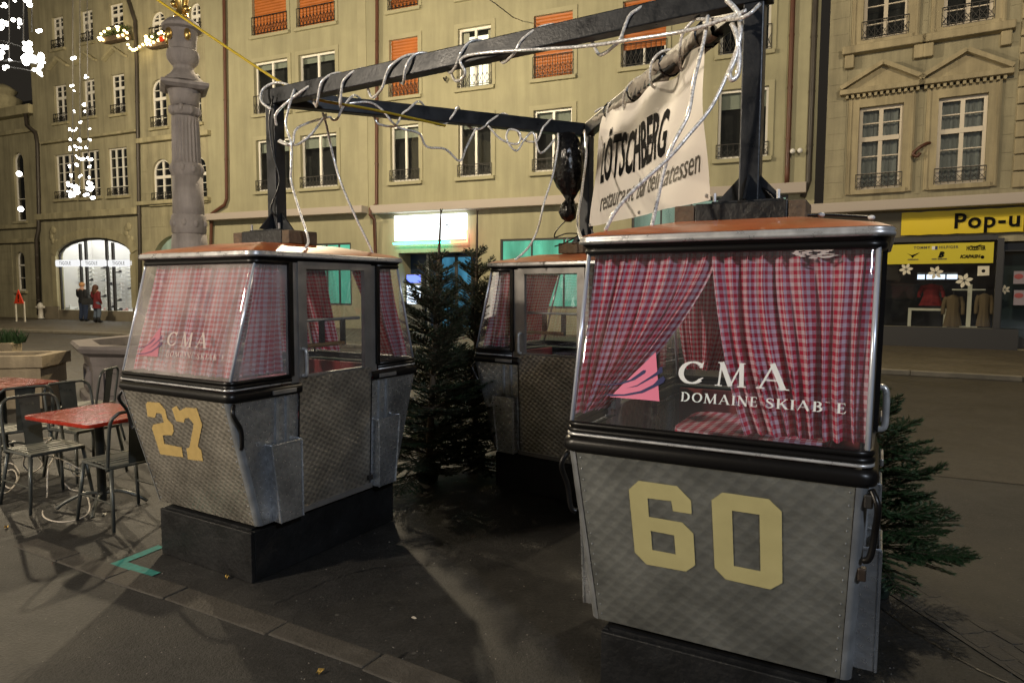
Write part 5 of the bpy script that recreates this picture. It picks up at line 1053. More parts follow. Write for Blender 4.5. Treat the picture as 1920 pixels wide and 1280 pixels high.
# tables in the cabins
for pose, lab, sz in ((P60, 'small table with red gingham cloth inside cabin 60', (.30, .24)), (P27, 'small gingham-covered table inside cabin 27', (.26, .22)), (P3, 'small pale covered table inside the rear cabin', (.26, .22))):
    t = thing('cabin_table', lab, 'table', (pose[0], pose[1], 0), pose[2]); z = 1.085
    p = MB(); rr = [ringfull(sz[1] + .012 + .004 * (j == 1), sz[0] + .012, z + .004 - j * .035, .09, 6) for j in range(3)]; rr = [[(x + .05, y, zz) for x, y, zz in r_] for r_ in rr]; p.poly(rr[0], nrm=(0, 0, 1)); p.loft(rr[::-1], closed=True); p.build('tablecloth', MT['gingcloth'], t)
    p = MB(); p.poly([(x + .05, y, z - .01) for x, y, _ in ringfull(sz[1], sz[0], 0, .09)], thick=.02, nrm=(0, 0, 1)); p.build('table_top', MT['wood'], t); MB().box(.01, .09, -.04, .04, .36, z - .034).build('leg', MT['navy'], t)

# ------------------------------------------------------------------ gantry of three posts and three beams on the cabin roofs
gn = thing('steel_gantry', 'black steel gantry of three posts and beams standing on the cabin roofs', 'gantry', (0, 0, 0))
ZB = 2.93
T27, T60, T3 = Vector((P27[0], P27[1], ZB)), Vector((P60[0], P60[1], ZB + .03)), Vector((P3[0], P3[1], ZB + .06))
for P, pose in ((T27, P27), (T60, P60), (T3, P3)):
    c_, s_ = math.cos(pose[2]), math.sin(pose[2]); u_ = Vector((c_, s_, 0)); w_ = Vector((-s_, c_, 0)); b_ = Vector((pose[0], pose[1], 0)); zb_ = 2.068
    MB().bar(b_ + Vector((0, 0, zb_ + .008)), b_ + Vector((0, 0, P.z - .052)), .085, .085, up=tuple(w_)).build('post', MT['steel'], gn, bevel=.006)
    MB().bar(b_ - u_ * .21 + Vector((0, 0, 2.022)), b_ + u_ * .17 + Vector((0, 0, 2.022)), .24, .088).build('timber_block', MT['black'], gn, bevel=.006)
    MB().bar(b_ - u_ * .30 + Vector((0, 0, 2.020)), b_ - u_ * .212 + Vector((0, 0, 2.020)), .235, .084).build('timber_end', MT['oldwood'], gn, bevel=.005)
    MB().bar(b_ + u_ * .172 + Vector((0, 0, 2.020)), b_ + u_ * .24 + Vector((0, 0, 2.020)), .235, .084).build('timber_end', MT['oldwood'], gn, bevel=.005)
    MB().bar(b_ - u_ * .14 + Vector((0, 0, 2.0695)), b_ + u_ * .14 + Vector((0, 0, 2.0695)), .22, .007).build('foot_plate', MT['steel'], gn)
    for d_ in (u_, -u_, w_, -w_):
        q = b_ + d_ * .043; n2 = Vector((-d_.y, d_.x, 0)) * .005
        MB().poly([q - n2 + Vector((0, 0, zb_ + .006)), q - n2 + d_ * .105 + Vector((0, 0, zb_ + .006)), q - n2 + Vector((0, 0, zb_ + .12))], thick=.01, nrm=-n2).build('gusset', MT['steel'], gn)
    for k in (-1, 1):
        bo = b_ + u_ * .13 * k - w_ * .10; MB().tube([bo + Vector((0, 0, 1.975)), bo + Vector((0, 0, 2.11))], .008, 6).build('bolt', MT['alu'], gn)
dA = (T60 - T27).normalized(); dB = (T3 - T27).normalized(); dC = (T60 - T3).normalized()
MB().bar(T27 - dA * .07, T60 + dA * .07, .08, .10).build('beam', MT['steel'], gn, bevel=.006)
MB().bar(T27 + dB * .06 - Vector((0, 0, .004)), T3 + dB * .05 - Vector((0, 0, .004)), .078, .10).build('beam', MT['steel'], gn, bevel=.006)
MB().bar(T3 + dC * .06 - Vector((0, 0, .008)), T60 - dC * .05 - Vector((0, 0, .008)), .076, .10).build('beam', MT['steel'], gn, bevel=.006)

# ------------------------------------------------------------------ banner on the rear beam
def on_beam(a, b, u):
    d = ray(u, 300); k = d.x / d.y; e = b - a; t = (k * a.y - a.x) / (e.x - k * e.y); return a + e * t
bTL, bTR = on_beam(T3, T60, 1128), on_beam(T3, T60, 1325)
cTL, cTR = at_y(1128, 217, bTL.y - .07), at_y(1325, 85, bTR.y - .07); cBL, cBR = at_y(1107, 425, bTL.y - .12), at_y(1332, 375, bTR.y - .12)
bx = (cTR - cTL); bnrm = bx.cross(Vector((0, 0, 1))).normalized()
if bnrm.y > 0: bnrm = -bnrm
def ban(s, t, off=0.0):
    p = cTL.lerp(cTR, s).lerp(cBL.lerp(cBR, s), t); sag = .035 * math.sin(PI * s) * (1 - t) + .02 * math.sin(6 * PI * s) * (1 - t) ** 2
    w = .014 * math.sin(7 * s + 2.2 * t) + .010 * math.sin(15 * s - 3 * t) + .006 * math.sin(23 * s + 9 * t) * (1 - .5 * t)
    return p + Vector((0, 0, -sag)) + bnrm * (w + off)
bnr = thing('cloth_banner', 'creased white restaurant banner hanging from the rear beam of the gantry', 'banner', (0, 0, 0))
mb = MB(); n, k_ = 140, 60; vs = [ban(i / n, j / k_) for j in range(k_ + 1) for i in range(n + 1)]; fs = []
for j in range(k_):
    for i in range(n): q = j * (n + 1) + i; fs.append((q, q + n + 1, q + n + 2, q + 1))
mb.add(vs, fs); mb.build('sheet', MT['banner'], bnr, smooth=True)
def ban_text(s, s0, s1, base0, base1, h, m, shear=0, bold=0.0, sx=1.0, name='lettering'):
    o = text_obj(s, 1.0, m, bnr, (0, 0, 0), (1, 0, 0), (0, 0, 1), shear=shear, bold=bold, name=name, ext=0)
    me = o.data; bm = bmesh.new(); bm.from_mesh(me); bmesh.ops.triangulate(bm, faces=bm.faces); bmesh.ops.subdivide_edges(bm, edges=bm.edges, cuts=2, use_grid_fill=True); bm.to_mesh(me); bm.free()
    xs_ = [v.co.x for v in me.vertices]; a, b = min(xs_), max(xs_)
    for v in me.vertices:
        f = (v.co.x - a) / (b - a); ss = lerp(s0, s1, f); tt = lerp(base0, base1, f) - v.co.z * h; v.co = ban(ss, tt, .0035)
ban_text('LÖTSCHBERG', .10, .73, .62, .575, .50, MT['ink'], shear=.16, bold=.026)
ban_text('restaurant bar delikatessen', .10, .96, .88, .80, .24, MT['ink2'], shear=.42, bold=.002)
for s_, t_ in ((.015, .985), (.985, .97), (.98, .03), (.5, .97)):
    p = ban(s_, t_, .004); MB().sphere(tuple(p), .012, 8, 6, (1, .6, 1)).build('eyelet', MT['alu'], bnr)
# grey tarp rolled along the beam above the banner
tp = thing('rolled_tarp', 'crumpled grey tarp rolled along the beam above the white banner', 'tarp', (0, 0, 0)); mb = MB(); rr = []; A, B = on_beam(T3, T60, 1120), on_beam(T3, T60, 1345); d_ = (B - A).normalized(); sd = d_.cross(Vector((0, 0, 1))).normalized()
for i in range(70):
    f = i / 69; c_ = A.lerp(B, f) + Vector((0, 0, -.01)); r_ = []
    for k in range(14):
        a = 2 * PI * k / 14; rad = lerp(.030, .050, min(1, f * 2)) + .012 * math.sin(3 * a + 11 * f) + .008 * math.sin(29 * f + 2 * a) + random.uniform(-.010, .012); r_.append(c_ + sd * (rad * math.cos(a)) + Vector((0, 0, rad * 1.05 * math.sin(a))))
    rr.append(r_)
mb.loft(rr, closed=True); mb.build('roll', MT['tarp'], tp, smooth=True)
for f in (.18, .43, .7, .93):
    c_ = A.lerp(B, f); MB().tube([c_ + sd * (.066 * math.cos(k * PI / 6)) + Vector((0, 0, .066 * math.sin(k * PI / 6) - .01)) for k in range(12)], .006, 6, closed=True).build('tie', MT['plastic'], tp)
# ------------------------------------------------------------------ light hoses
def hose(label, pts, r=.0082, parts=None):
    o = MB().tube(catmull(pts, 7), r, 8).build('light_hose', MT['rope'], smooth=True); return tag(o, label, 'light hose', 'clear light hoses wound on the gantry')
def wrap(a, b, t0, t1, turns, ph=0.0, rw=.050, rh=.062, loose=.008, n=12):
    d = (b - a).normalized(); s_ = d.cross(Vector((0, 0, 1))).normalized(); out = []; N_ = int(turns * n)
    for i in range(N_ + 1):
        f = i / N_; an = ph + 2 * PI * turns * f; l = loose * math.sin(5.1 * f * turns)
        out.append(a.lerp(b, t0 + (t1 - t0) * (f + .035 * math.sin(11 * f + ph) * (1 - f) * f * 4)) + s_ * ((rw + l) * math.cos(an)) + Vector((0, 0, (rh + l) * math.sin(an) - (.03 if math.sin(an) < -.5 else 0) * (1 + math.sin(9 * f)))))
    return out
hose('light hose spiralling along the long front beam from post to post', [at_y(508, 205, 4.38), at_y(490, 190, 4.42), at_y(493, 168, 4.45), at_y(520, 155, 4.45), at_y(560, 165, 4.35), at_y(610, 170, 4.25)] + wrap(T27, T60, .10, .90, 5.0, 3.6) + [at_y(1385, 35, 2.86), at_y(1425, 8, 2.84)])
hose('second light hose looping loosely round the left half of the front beam', [at_y(518, 235, 4.40), at_y(517, 215, 4.36), at_y(535, 195, 4.34), at_y(575, 165, 4.3)] + wrap(T27, T60, .14, .52, 2.6, 2.2, .054, .066, .012) + [at_y(1085, 88, 3.34), at_y(1180, 75, 3.2), at_y(1300, 55, 3.0), at_y(1400, 20, 2.88)])
hose('light hose wound round the beam from cabin 27 to the rear cabin', [at_y(525, 263, 4.45), at_y(548, 270, 4.4), at_y(558, 240, 4.45)] + wrap(T27, T3, .14, .92, 5.0, 4.2, .052, .066, .012) + [at_y(1040, 262, 5.4)])
hose('light hose hanging from the left post down to the roof of cabin 27', [at_y(552, 168, 4.34), at_y(542, 200, 4.30), at_y(536, 235, 4.30), at_y(546, 270, 4.3), at_y(546, 310, 4.3), at_y(546, 340, 4.3), at_y(560, 390, 4.28), at_y(576, 440, 4.25), at_y(577, 458, 4.2), at_y(566, 472, 4.16)])
hose('light hose slanting from the left beam to the rear roof edge of cabin 27', [at_y(605, 212, 4.62), at_y(612, 235, 4.62), at_y(624, 290, 4.65), at_y(640, 345, 4.65), at_y(668, 410, 4.68), at_y(690, 455, 4.7), at_y(700, 478, 4.72)])
hose('light hose sagging in a loop below the left post', [at_y(522, 265, 4.45), at_y(540, 272, 4.4), at_y(560, 270, 4.5), at_y(585, 250, 4.55), at_y(612, 214, 4.62)])
hose('light hose garland drooping in a V under the rear-left beam', [at_y(650, 195, 4.7), at_y(690, 192, 4.75), at_y(715, 205, 4.8), at_y(745, 238, 4.85), at_y(785, 250, 4.9), at_y(800, 275, 4.95), at_y(835, 280, 5.0), at_y(862, 302, 5.05), at_y(875, 275, 5.05), at_y(893, 240, 5.1)])
hose('light hose garland with a small loop near the rear post', [at_y(915, 236, 5.15), at_y(940, 262, 5.2), at_y(970, 270, 5.25), at_y(975, 250, 5.25), at_y(955, 243, 5.25), at_y(950, 262, 5.22), at_y(968, 283, 5.25), at_y(985, 260, 5.3), at_y(1000, 250, 5.3), at_y(1013, 287, 5.32), at_y(1040, 262, 5.4)])
hose('left of the two light hoses hanging from the rear post', [at_y(1046, 250, 5.35), at_y(1046, 275, 5.33), at_y(1036, 330, 5.3), at_y(1020, 380, 5.25), at_y(1008, 430, 5.2), at_y(990, 465, 5.15), at_y(966, 487, 5.1)])
hose('right of the two light hoses hanging from the rear post, beside the banner', [at_y(1096, 245, 5.0), at_y(1099, 290, 4.7), at_y(1092, 350, 4.3), at_y(1083, 405, 3.7), at_y(1084, 430, 3.1), at_y(1092, 452, 2.80)])
hose('light hose wound over the grey tarp above the banner', wrap(A, B, .02, .9, 4.0, 1.0, .066, .072, .02))
hose('light hose hanging down over the right side of the banner', [at_y(1327, 30, 3.0), at_y(1320, 75, 2.98), at_y(1302, 150, 2.96), at_y(1290, 215, 2.94), at_y(1262, 270, 2.93), at_y(1245, 320, 2.9), at_y(1234, 370, 2.86), at_y(1222, 424, 2.78)])
hose('light hose running diagonally across the banner to the roof of cabin 60', [at_y(1370, 45, 2.92), at_y(1385, 78, 2.9), at_y(1340, 190, 2.88), at_y(1290, 255, 2.86), at_y(1250, 300, 2.84), at_y(1190, 355, 2.8), at_y(1155, 395, 2.76), at_y(1135, 432, 2.73)])
hose('light hose loop dangling beside the right post', [at_y(1362, 0, 2.92), at_y(1384, 25, 2.9), at_y(1388, 60, 2.88), at_y(1380, 105, 2.88), at_y(1368, 135, 2.88), at_y(1372, 150, 2.88), at_y(1383, 140, 2.88), at_y(1386, 110, 2.88), at_y(1383, 75, 2.88), at_y(1373, 45, 2.9)], .011)
# yellow cord
yc = MB().tube(catmull([at_y(835, 236, 4.92), at_y(700, 206, 4.62), at_y(600, 188, 4.46), at_y(545, 166, 4.60), at_y(430, 92, 4.9), at_y(295, 0, 5.3), at_y(120, -125, 5.9)], 6), .009, 8).build('yellow_cord', MT['yellow'], smooth=True); tag(yc, 'taut yellow cord running from the rear-left beam up past the fountain column', 'cord')
# bin bag at the rear post, black cables
bag = thing('bin_bag', 'black plastic bag tied round the rear post of the gantry', 'bag', (0, 0, 0)); pz = at_y(1066, 255, 5.45); mb = MB(); rr = []
prof = [(250, .05), (258, .08), (275, .10), (295, .115), (315, .12), (335, .115), (350, .095), (364, .06), (374, .035), (384, .055), (398, .07), (410, .05), (416, .02)]
for v, r_ in prof:
    c_ = at_y(1066 - (4 if v > 375 else 0) + (v - 310) * .04, v, 5.42); rr.append([c_ + Vector((r_ * math.cos(2 * PI * k / 16) * (1 + .12 * math.sin(k * 2.3 + v)), r_ * math.sin(2 * PI * k / 16) * (1 + .12 * math.sin(k * 1.7 + v * .3)), 0)) for k in range(16)])
mb.loft(rr[::-1], closed=True); mb.build('bag_body', MT['plastic'], bag, smooth=True)
def cable(label, pts, r=.005, m='rubber', name='cable'):
    o = MB().tube(catmull(pts, 6), r, 6).build(name, MT[m], smooth=True); return tag(o, label, 'cable')
cable('thin black cable drooping from the bag at the rear post to the roof', [at_y(1060, 415, 5.4), at_y(1045, 430, 5.38), at_y(1040, 445, 5.35), at_y(1062, 438, 5.3), at_y(1085, 440, 5.3), at_y(1060, 455, 5.25), at_y(1040, 462, 5.2)])
cable('black cable lying over the roof of cabin 60 to the right corner', [at_y(1418, 345, 3.0), at_y(1440, 360, 2.95), at_y(1465, 385, 2.9), at_y(1500, 402, 2.85), at_y(1560, 403, 2.85), at_y(1640, 408, 2.85)], .006)
cable('black cable running down the left gantry post', [at_y(512, 180, 4.42), at_y(505, 230, 4.44), at_y(512, 290, 4.44), at_y(524, 340, 4.44), at_y(508, 390, 4.44), at_y(520, 407, 4.44)], .006)
cable('black cable down the right gantry post with a blue tie', [at_y(1424, 30, 3.0), at_y(1422, 120, 3.0), at_y(1421, 200, 3.0), at_y(1418, 330, 3.0)], .005)
for u, v, lab in ((1540, 403, 'white cable clip on the roof of cabin 60, nearer the post'), (1634, 408, 'white cable clip near the right roof corner of cabin 60')):
    p = at_y(u, v, 2.84); o = MB().sphere((0, 0, 0), .013, 8, 6, (1.2, 1, .8)).build('cable_clip', MT['white'], smooth=True); o.location = p; tag(o, lab, 'clip')

# ------------------------------------------------------------------ fountain: column and basin
FC = Vector((-5.12, 10.8, 0))
def fz(v): return at_y(350, v, FC.y).z
ft = thing('fountain', 'stone fountain with fluted column, capital and gilded vase behind cabin 27', 'fountain', FC)
r0 = .228
MB().lathe([(r0 * 1.18, .3), (r0 * 1.18, fz(470)), (r0 * 1.10, fz(440))], 32).build('column_base', MT['stone'], ft, smooth=True)
MB().lathe([(r0 * 1.02, fz(436)), (r0 * .98, fz(330))], 32).build('lower_drum', MT['stone'], ft, smooth=True)
MB().lathe([(r0 * .98, fz(322)), (r0 * .97, fz(310)), (r0 * .92, fz(300)), (r0 * .88, fz(235)), (r0 * .86, fz(221))], 48, flute=(fz(318), fz(224), .07)).build('fluted_shaft', MT['stone'], ft)
for v0, v1, rr_ in ((440, 402, 1.10), (334, 306, 1.02), (219, 201, .94)):
    mb = MB(); z0, z1 = fz(v0), fz(v1); mb.lathe([(r0 * (rr_ - .12), z0), (r0 * rr_, z0 + .03), (r0 * (rr_ + .03), (z0 + z1) / 2), (r0 * rr_, z1 - .03), (r0 * (rr_ - .12), z1)], 28)
    for k in range(9): a = 2 * PI * k / 9; mb.sphere((r0 * (rr_ - .06) * math.cos(a), r0 * (rr_ - .06) * math.sin(a), (z0 + z1) / 2 + .02 * (k % 2)), .042, 8, 6, (1, 1, 1.6))
    mb.build('carved_collar', MT['stone'], ft, smooth=True)
MB().lathe([(r0 * .88, fz(200)), (r0 * .92, fz(188)), (r0 * 1.02, fz(176)), (r0 * 1.06, fz(172))], 28).build('capital', MT['stone'], ft, smooth=True)
mb = MB(); z0, z1 = fz(172), fz(157)
rr = [[(s_ * math.cos(PI / 4 + k * PI / 2 + .5), s_ * math.sin(PI / 4 + k * PI / 2 + .5), z) for k in range(4)] for s_, z in ((.38, z0), (.47, lerp(z0, z1, .35)), (.47, lerp(z0, z1, .7)), (.36, z1))]; mb.loft(rr, closed=True); mb.poly(rr[-1], nrm=(0, 0, 1)); mb.poly(rr[0], nrm=(0, 0, -1)); mb.build('abacus', MT['stone'], ft)
MB().lathe([(.30, fz(157)), (.27, fz(150)), (.20, fz(142)), (.145, fz(132)), (.15, fz(126)), (.19, fz(121)), (.225, fz(115)), (.24, fz(106)), (.225, fz(98)), (.195, fz(95)), (.20, fz(80)), (.225, fz(60)), (.28, fz(57)), (.29, fz(52)), (.22, fz(42)), (.10, fz(36))], 40, flute=(fz(119), fz(99), .06)).build('vase', MT['stone'], ft, auto=.6)
for a in (-PI / 2 - .45, -PI / 2 + .75, -PI / 2 - 1.6, PI / 2):
    p = MB(); p.sphere((.235 * math.cos(a), .235 * math.sin(a), fz(72)), .07, 8, 6, (.75, .75, 1.3)); p.build('gilded_mask', MT['gilt'], ft, smooth=True)
mb = MB(); mb.lathe([(.12, fz(36)), (.10, fz(30)), (.07, fz(18)), (.10, fz(5)), (.13, fz(-25)), (.10, fz(-50)), (.12, fz(-75)), (.06, fz(-95))], 12); mb.sphere((.1, -.05, fz(20)), .06, 8, 6); mb.sphere((-.09, -.04, fz(10)), .055, 8, 6); mb.build('gilded_figure', MT['gilt'], ft, smooth=True)
# octagonal basin
def octa(r, z, n=8): return [(r * math.cos(2 * PI * (k + .32) / n), r * math.sin(2 * PI * (k + .32) / n), z) for k in range(n)]
R = 1.72; zr = .88
mb = MB(); rings_ = [octa(*a) for a in ((R * .96, 0), (R * .96, .12), (R * .91, .16), (R * .91, zr - .30), (R * .92, zr - .24), (R * .93, zr - .16), (R * 1.0, zr - .10), (R * 1.02, zr - .04), (R * 1.0, zr), (R * .84, zr), (R * .82, zr - .15))]
mb.loft(rings_, closed=True); mb.build('basin', MT['stonedark'], ft)
MB().poly(octa(R * .83, zr - .12), nrm=(0, 0, 1)).build('water', MT['water'], ft)
for k in range(8):
    p, q = Vector(octa(R * .905, 0)[k]), Vector(octa(R * .905, 0)[(k + 1) % 8]); n_ = ((p + q) / 2).normalized(); e = (q - p)
    A0, B0 = p + e * .14, p + e * .62
    mb = MB(); o_ = n_ * .02
    pts_ = [A0 + Vector((0, 0, .2)), B0 + Vector((0, 0, .2)), B0 + Vector((0, 0, zr - .36)), A0 + Vector((0, 0, zr - .36))]
    for a, b in zip(pts_, pts_[1:] + pts_[:1]): mb.bar(a + o_, b + o_, .04, .04, up=tuple(n_))
    mb.build('panel_moulding', MT['stonedark'], ft); c_ = p + e * .80 + Vector((0, 0, (zr - .16) / 2)) + n_ * .012
    MB().sphere(tuple(c_), .14, 12, 8, (1 - .6 * abs(n_.x), 1 - .6 * abs(n_.y), 1.1)).build('rosette', MT['stonedark'], ft, smooth=True)
# low stone trough beside it
tr = thing('stone_trough', 'low pale stone trough at the left edge beside the fountain basin', 'trough', (0, 0, 0)); a, b = ground(-60, 690, .5), ground(134, 684, .5)
pa, pb = Vector((-8.6, 9.0, 0)), Vector((-6.55, 9.35, 0)); d_ = (pb - pa).normalized(); nn = Vector((-d_.y, d_.x, 0)); w_ = .85; ht = .74
def trp(s, t, z): return pa + (pb - pa) * s + nn * (w_ * t) + Vector((0, 0, z))
mb = MB()
for z0, z1, m_ in ((0, ht - .16, .06), (ht - .16, ht, 0.0)):
    o4 = [trp(m_ * .4, m_, z0), trp(1 - m_ * .4, m_, z0), trp(1 - m_ * .4, 1 - m_, z0), trp(m_ * .4, 1 - m_, z0)]; t4 = [p + Vector((0, 0, z1 - z0)) for p in o4]; mb.loft([o4, t4], closed=True)
    if z0: i4 = [trp(.08, .17, ht), trp(.92, .17, ht), trp(.92, .83, ht), trp(.08, .83, ht)]; j4 = [p - Vector((0, 0, .12)) for p in i4]; mb.loft([t4, i4, j4], closed=True); mb.add(o4, [(3, 2, 1, 0)])
mb.build('trough_body', MT['stonewarm'], tr); MB().poly([trp(.08, .17, ht - .1), trp(.92, .17, ht - .1), trp(.92, .83, ht - .1), trp(.08, .83, ht - .1)], nrm=(0, 0, 1)).build('water', MT['water'], tr)

# ------------------------------------------------------------------ tables and chairs
def table(c, yaw, label):
    t = thing('bistro_table', label, 'table', (c[0], c[1], 0), yaw, 'red bistro tables'); a, b = .40, .33; z = .735
    def rr4(x, y, zz, r=.05): return [(px_, py_, zz) for px_, py_, _ in ringfull(y, x, 0, r, 4)]
    mb = MB(); mb.poly(rr4(a, b, z), nrm=(0, 0, 1)); mb.loft([rr4(a - .004, b - .004, z - .028), rr4(a, b, z - .02), rr4(a, b, z)], closed=True); mb.poly(rr4(a - .004, b - .004, z - .028), nrm=(0, 0, -1)); mb.build('table_top', MT['red'], t, auto=.5)
    MB().lathe([(.032, .05), (.032, z - .04), (.10, z - .034), (.10, z - .03)], 12).build('pedestal', MT['chair'], t, smooth=True)
    for k in range(4):
        an = PI / 4 + k * PI / 2; c_, s_ = math.cos(an), math.sin(an)
        MB().tube(catmull([(0.02 * c_, .02 * s_, .11), (.12 * c_, .12 * s_, .115), (.25 * c_, .25 * s_, .06), (.31 * c_, .31 * s_, .014)], 5), .014, 8).build('foot', MT['chair'], t, smooth=True)
    return t
def chair0(label):
    t = thing('metal_chair', label, 'chair', group='steel cafe chairs'); w, h, sz = .205, .83, .45
    for x, y0, y1 in ((-1, -1, -1), (1, -1, -1)): MB().tube([(x * (w - .02), -.18, sz - .02), (x * (w + .02), -.23, .005)], [.016, .012], 8).build('leg', MT['chair'], t, smooth=True)
    for x in (-1, 1): MB().tube([(x * (w - .02), .19, sz - .02), (x * (w + .02), .27, .005)], [.016, .012], 8).build('leg', MT['chair'], t, smooth=True)
    hoop = [(-w, .18, sz - .03), (-w, .20, sz + .1), (-w + .005, .235, h - .07), (-w + .045, .248, h - .012), (-w + .09, .25, h), (w - .09, .25, h), (w - .045, .248, h - .012), (w - .005, .235, h - .07), (w, .20, sz + .1), (w, .18, sz - .03)]
    MB().tube(catmull(hoop, 4), .0125, 8).build('back_hoop', MT['chair'], t, smooth=True)
    mb = MB(); mb.loft([[(-.062, .192 + .004, sz + .0), (.062, .192 + .004, sz)], [(-.07, .235, h - .09), (.07, .235, h - .09)], [(-.075, .247, h - .008), (.075, .247, h - .008)]]); mb.loft([[(-.062, .186, sz), (.062, .186, sz)], [(-.07, .229, h - .09), (.07, .229, h - .09)], [(-.075, .241, h - .008), (.075, .241, h - .008)]]); mb.build('back_plate', MT['chair'], t, smooth=True)
    fr_ = MB(); fr_.tube([(-w + .02, -.19, sz - .012), (w - .02, -.19, sz - .012), (w, .19, sz - .012), (-w, .19, sz - .012)], .012, 8, closed=True); fr_.build('seat_frame', MT['chair'], t)
    for k in range(9):
        y = -.185 + k * .045; MB().cbox((0, y, sz + .004 + .006 * math.cos(k - 4)), 2 * w - .03, .036, .008).build('slat', MT['chairwood'], t, bevel=.003)
    for x in (-1, 1): MB().tube([(x * w, -.205, .2), (x * (w + .01), .235, .2)], .007, 6).build('stretcher', MT['chair'], t)
    return t
table((-3.18, 5.13), -.46, 'red bistro table nearest cabin 27 with a wet glossy top'); table((-5.15, 6.75), -.35, 'red bistro table at the left edge in front of the trough')
ch = chair0('steel chair with its back to the camera, closest to cabin 27')
def put(o, x, y, face):           # face = direction the sitter looks
    o.location = (x, y, 0); o.rotation_euler = (0, 0, math.atan2(face[1], face[0]) + PI / 2)
put(ch, -2.86, 4.88, (-.85, .53))
for x, y, fc, lab in ((-3.66, 5.22, (.85, -.53), 'steel chair at the left side of the near red table, cable over its seat'), (-3.86, 6.02, (.89, -.45), 'steel chair behind the near red table, before the fountain basin'), (-4.42, 5.98, (-.75, .66), 'steel chair at the left edge facing the far red table'), (-4.55, 7.15, (-.9, -.1), 'steel chair on the far side of the left-edge red table')):
    c_ = copy_tree(ch); c_['label'] = lab; put(c_, x, y, fc)
cable('white cable looped under the near red table and chair legs', [ground(85, 830, .47), ground(95, 820, .46), ground(60, 832, .45), ground(100, 850, .30), ground(90, 880, .2), ground(88, 930), ground(80, 965), ground(110, 978), ground(150, 972), ground(168, 955), ground(160, 925), ground(135, 918), ground(120, 905, .05)], .006, 'cablewhite')
cable('tangle of white cable on the ground at the left edge', [ground(-20, 905), ground(20, 880, .04), ground(32, 895, .02), ground(20, 915), ground(0, 900, .03), ground(-10, 880, .05), ground(20, 868, .06), ground(36, 890, .01), ground(15, 922), ground(-15, 920)], .006, 'cablewhite')
cable('white cable tangle round the pedestal of the near red table', [ground(50, 845, .44), ground(44, 870, .3), ground(60, 885, .2), ground(80, 870, .25), ground(70, 850, .35), ground(110, 860, .3), ground(150, 880, .2), ground(160, 893, .1), ground(140, 890, .15), ground(128, 870, .25)], .006, 'cablewhite')

# ------------------------------------------------------------------ fir trees
def fir(x, y, h, rad, label, seed, lean=(0, 0), z0=.1, n_wh=15, leader=.35, needle='needle', amin=0.0):
    rnd = random.Random(seed); t = thing('fir_tree', label, 'tree', (x, y, 0), 0, 'potted firs'); tp_ = Vector((lean[0], lean[1], h))
    MB().tube(catmull([(0, 0, .02), tuple(tp_ * .5), tuple(tp_)], 5), [.034 * (1 - .9 * k / 10) + .003 for k in range(11)], 8).build('trunk', MT['bark'], t, smooth=True)
    mb = MB(); st = MB()
    def needles(a, b, ln, dens):
        d = (b - a); L_ = d.length; d = d.normalized(); s1 = d.orthogonal().normalized(); s2 = d.cross(s1); n = int(L_ * dens)
        for k in range(n):
            p = a.lerp(b, (k + rnd.random()) / n); an = rnd.uniform(0, 2 * PI); o = (s1 * math.cos(an) + s2 * math.sin(an)); o.z = o.z * .55 + .12
            tip = p + (o * .8 + d * .65).normalized() * ln * rnd.uniform(.75, 1.15); w_ = d.cross(o).normalized() * .0024
            mb.add([p - w_, p + w_, tip], [(0, 1, 2)])
    zs = h - leader
    for wv in range(n_wh):
        f = wv / (n_wh - 1); zz = zs * (1 - f) + z0 * f + rnd.uniform(-.03, .03); nb = rnd.randint(6, 8) if f > .15 else 4; L0 = rad * (.18 + .82 * f ** .8)
        for k in range(nb):
            an = 2 * PI * (k + rnd.random() * .7) / nb + wv * .7; L_ = L0 * rnd.uniform(.65, 1.12); el = lerp(.75, .2, f) + rnd.uniform(-.22, .24)
            base = tp_ * (zz / h); dr = Vector((math.cos(an) * math.cos(el), math.sin(an) * math.cos(el), math.sin(el))); mid = base + dr * L_ * .55 + Vector((0, 0, -.02 * L_)); end = base + dr * L_ + Vector((0, 0, .05 * L_ - .10 * L_ * f))
            st.tube([base, mid, end], [.008, .005, .002], 5); needles(base + (mid - base) * .15, mid, .028, 520); needles(mid, end, .026, 560)
            side = dr.cross(Vector((0, 0, 1))).normalized()
            nt = max(2, int(L_ / .05))
            for q in range(nt):
                g = .22 + .74 * q / nt; p = base.lerp(mid, g / .55) if g < .55 else mid.lerp(end, (g - .55) / .45)
                for s_ in (-1, 1):
                    l2 = L_ * (1 - g) * .62 + .035; l2 *= rnd.uniform(.7, 1.1); e2 = p + (dr * .75 + side * s_ * .72 + Vector((0, 0, rnd.uniform(-.16, .10)))).normalized() * l2
                    st.tube([p, e2], [.003, .0015], 4); needles(p, e2, .025, 520)
    needles(tp_ * (zs / h), tp_, .02, 90)
    for k in range(3): an = k * 2.1; st.tube([tp_ * .985, tp_ + Vector((.012 * math.cos(an), .012 * math.sin(an), .012))], [.006, .004], 5)
    st.build('branches', MT['bark'], t)['kind'] = 'stuff'; o = mb.build('crown', MT[needle], t); o['kind'] = 'stuff'
    p = MB(); p.lathe([(.085, .004), (.11, .12), (.118, .125), (.118, .14), (.10, .14), (.098, .12)], 18); p.build('pot', MT['pot'], t, smooth=True); return t
fir(-.74, 5.85, 2.36, .78, 'left of the two firs between cabin 27 and the rear cabin', 3, (.13, 0), n_wh=17, leader=.42, needle='needle')
fir(-.36, 6.45, 2.42, .82, 'right of the two firs, touching the left pane of the rear cabin', 5, (.03, 0), n_wh=17, leader=.45, needle='needle')
fir(2.02, 3.66, 1.30, .52, 'small potted fir half hidden behind the right side of cabin 60', 9, (-.02, .03), n_wh=13, leader=.2, z0=.22, needle='needle2')

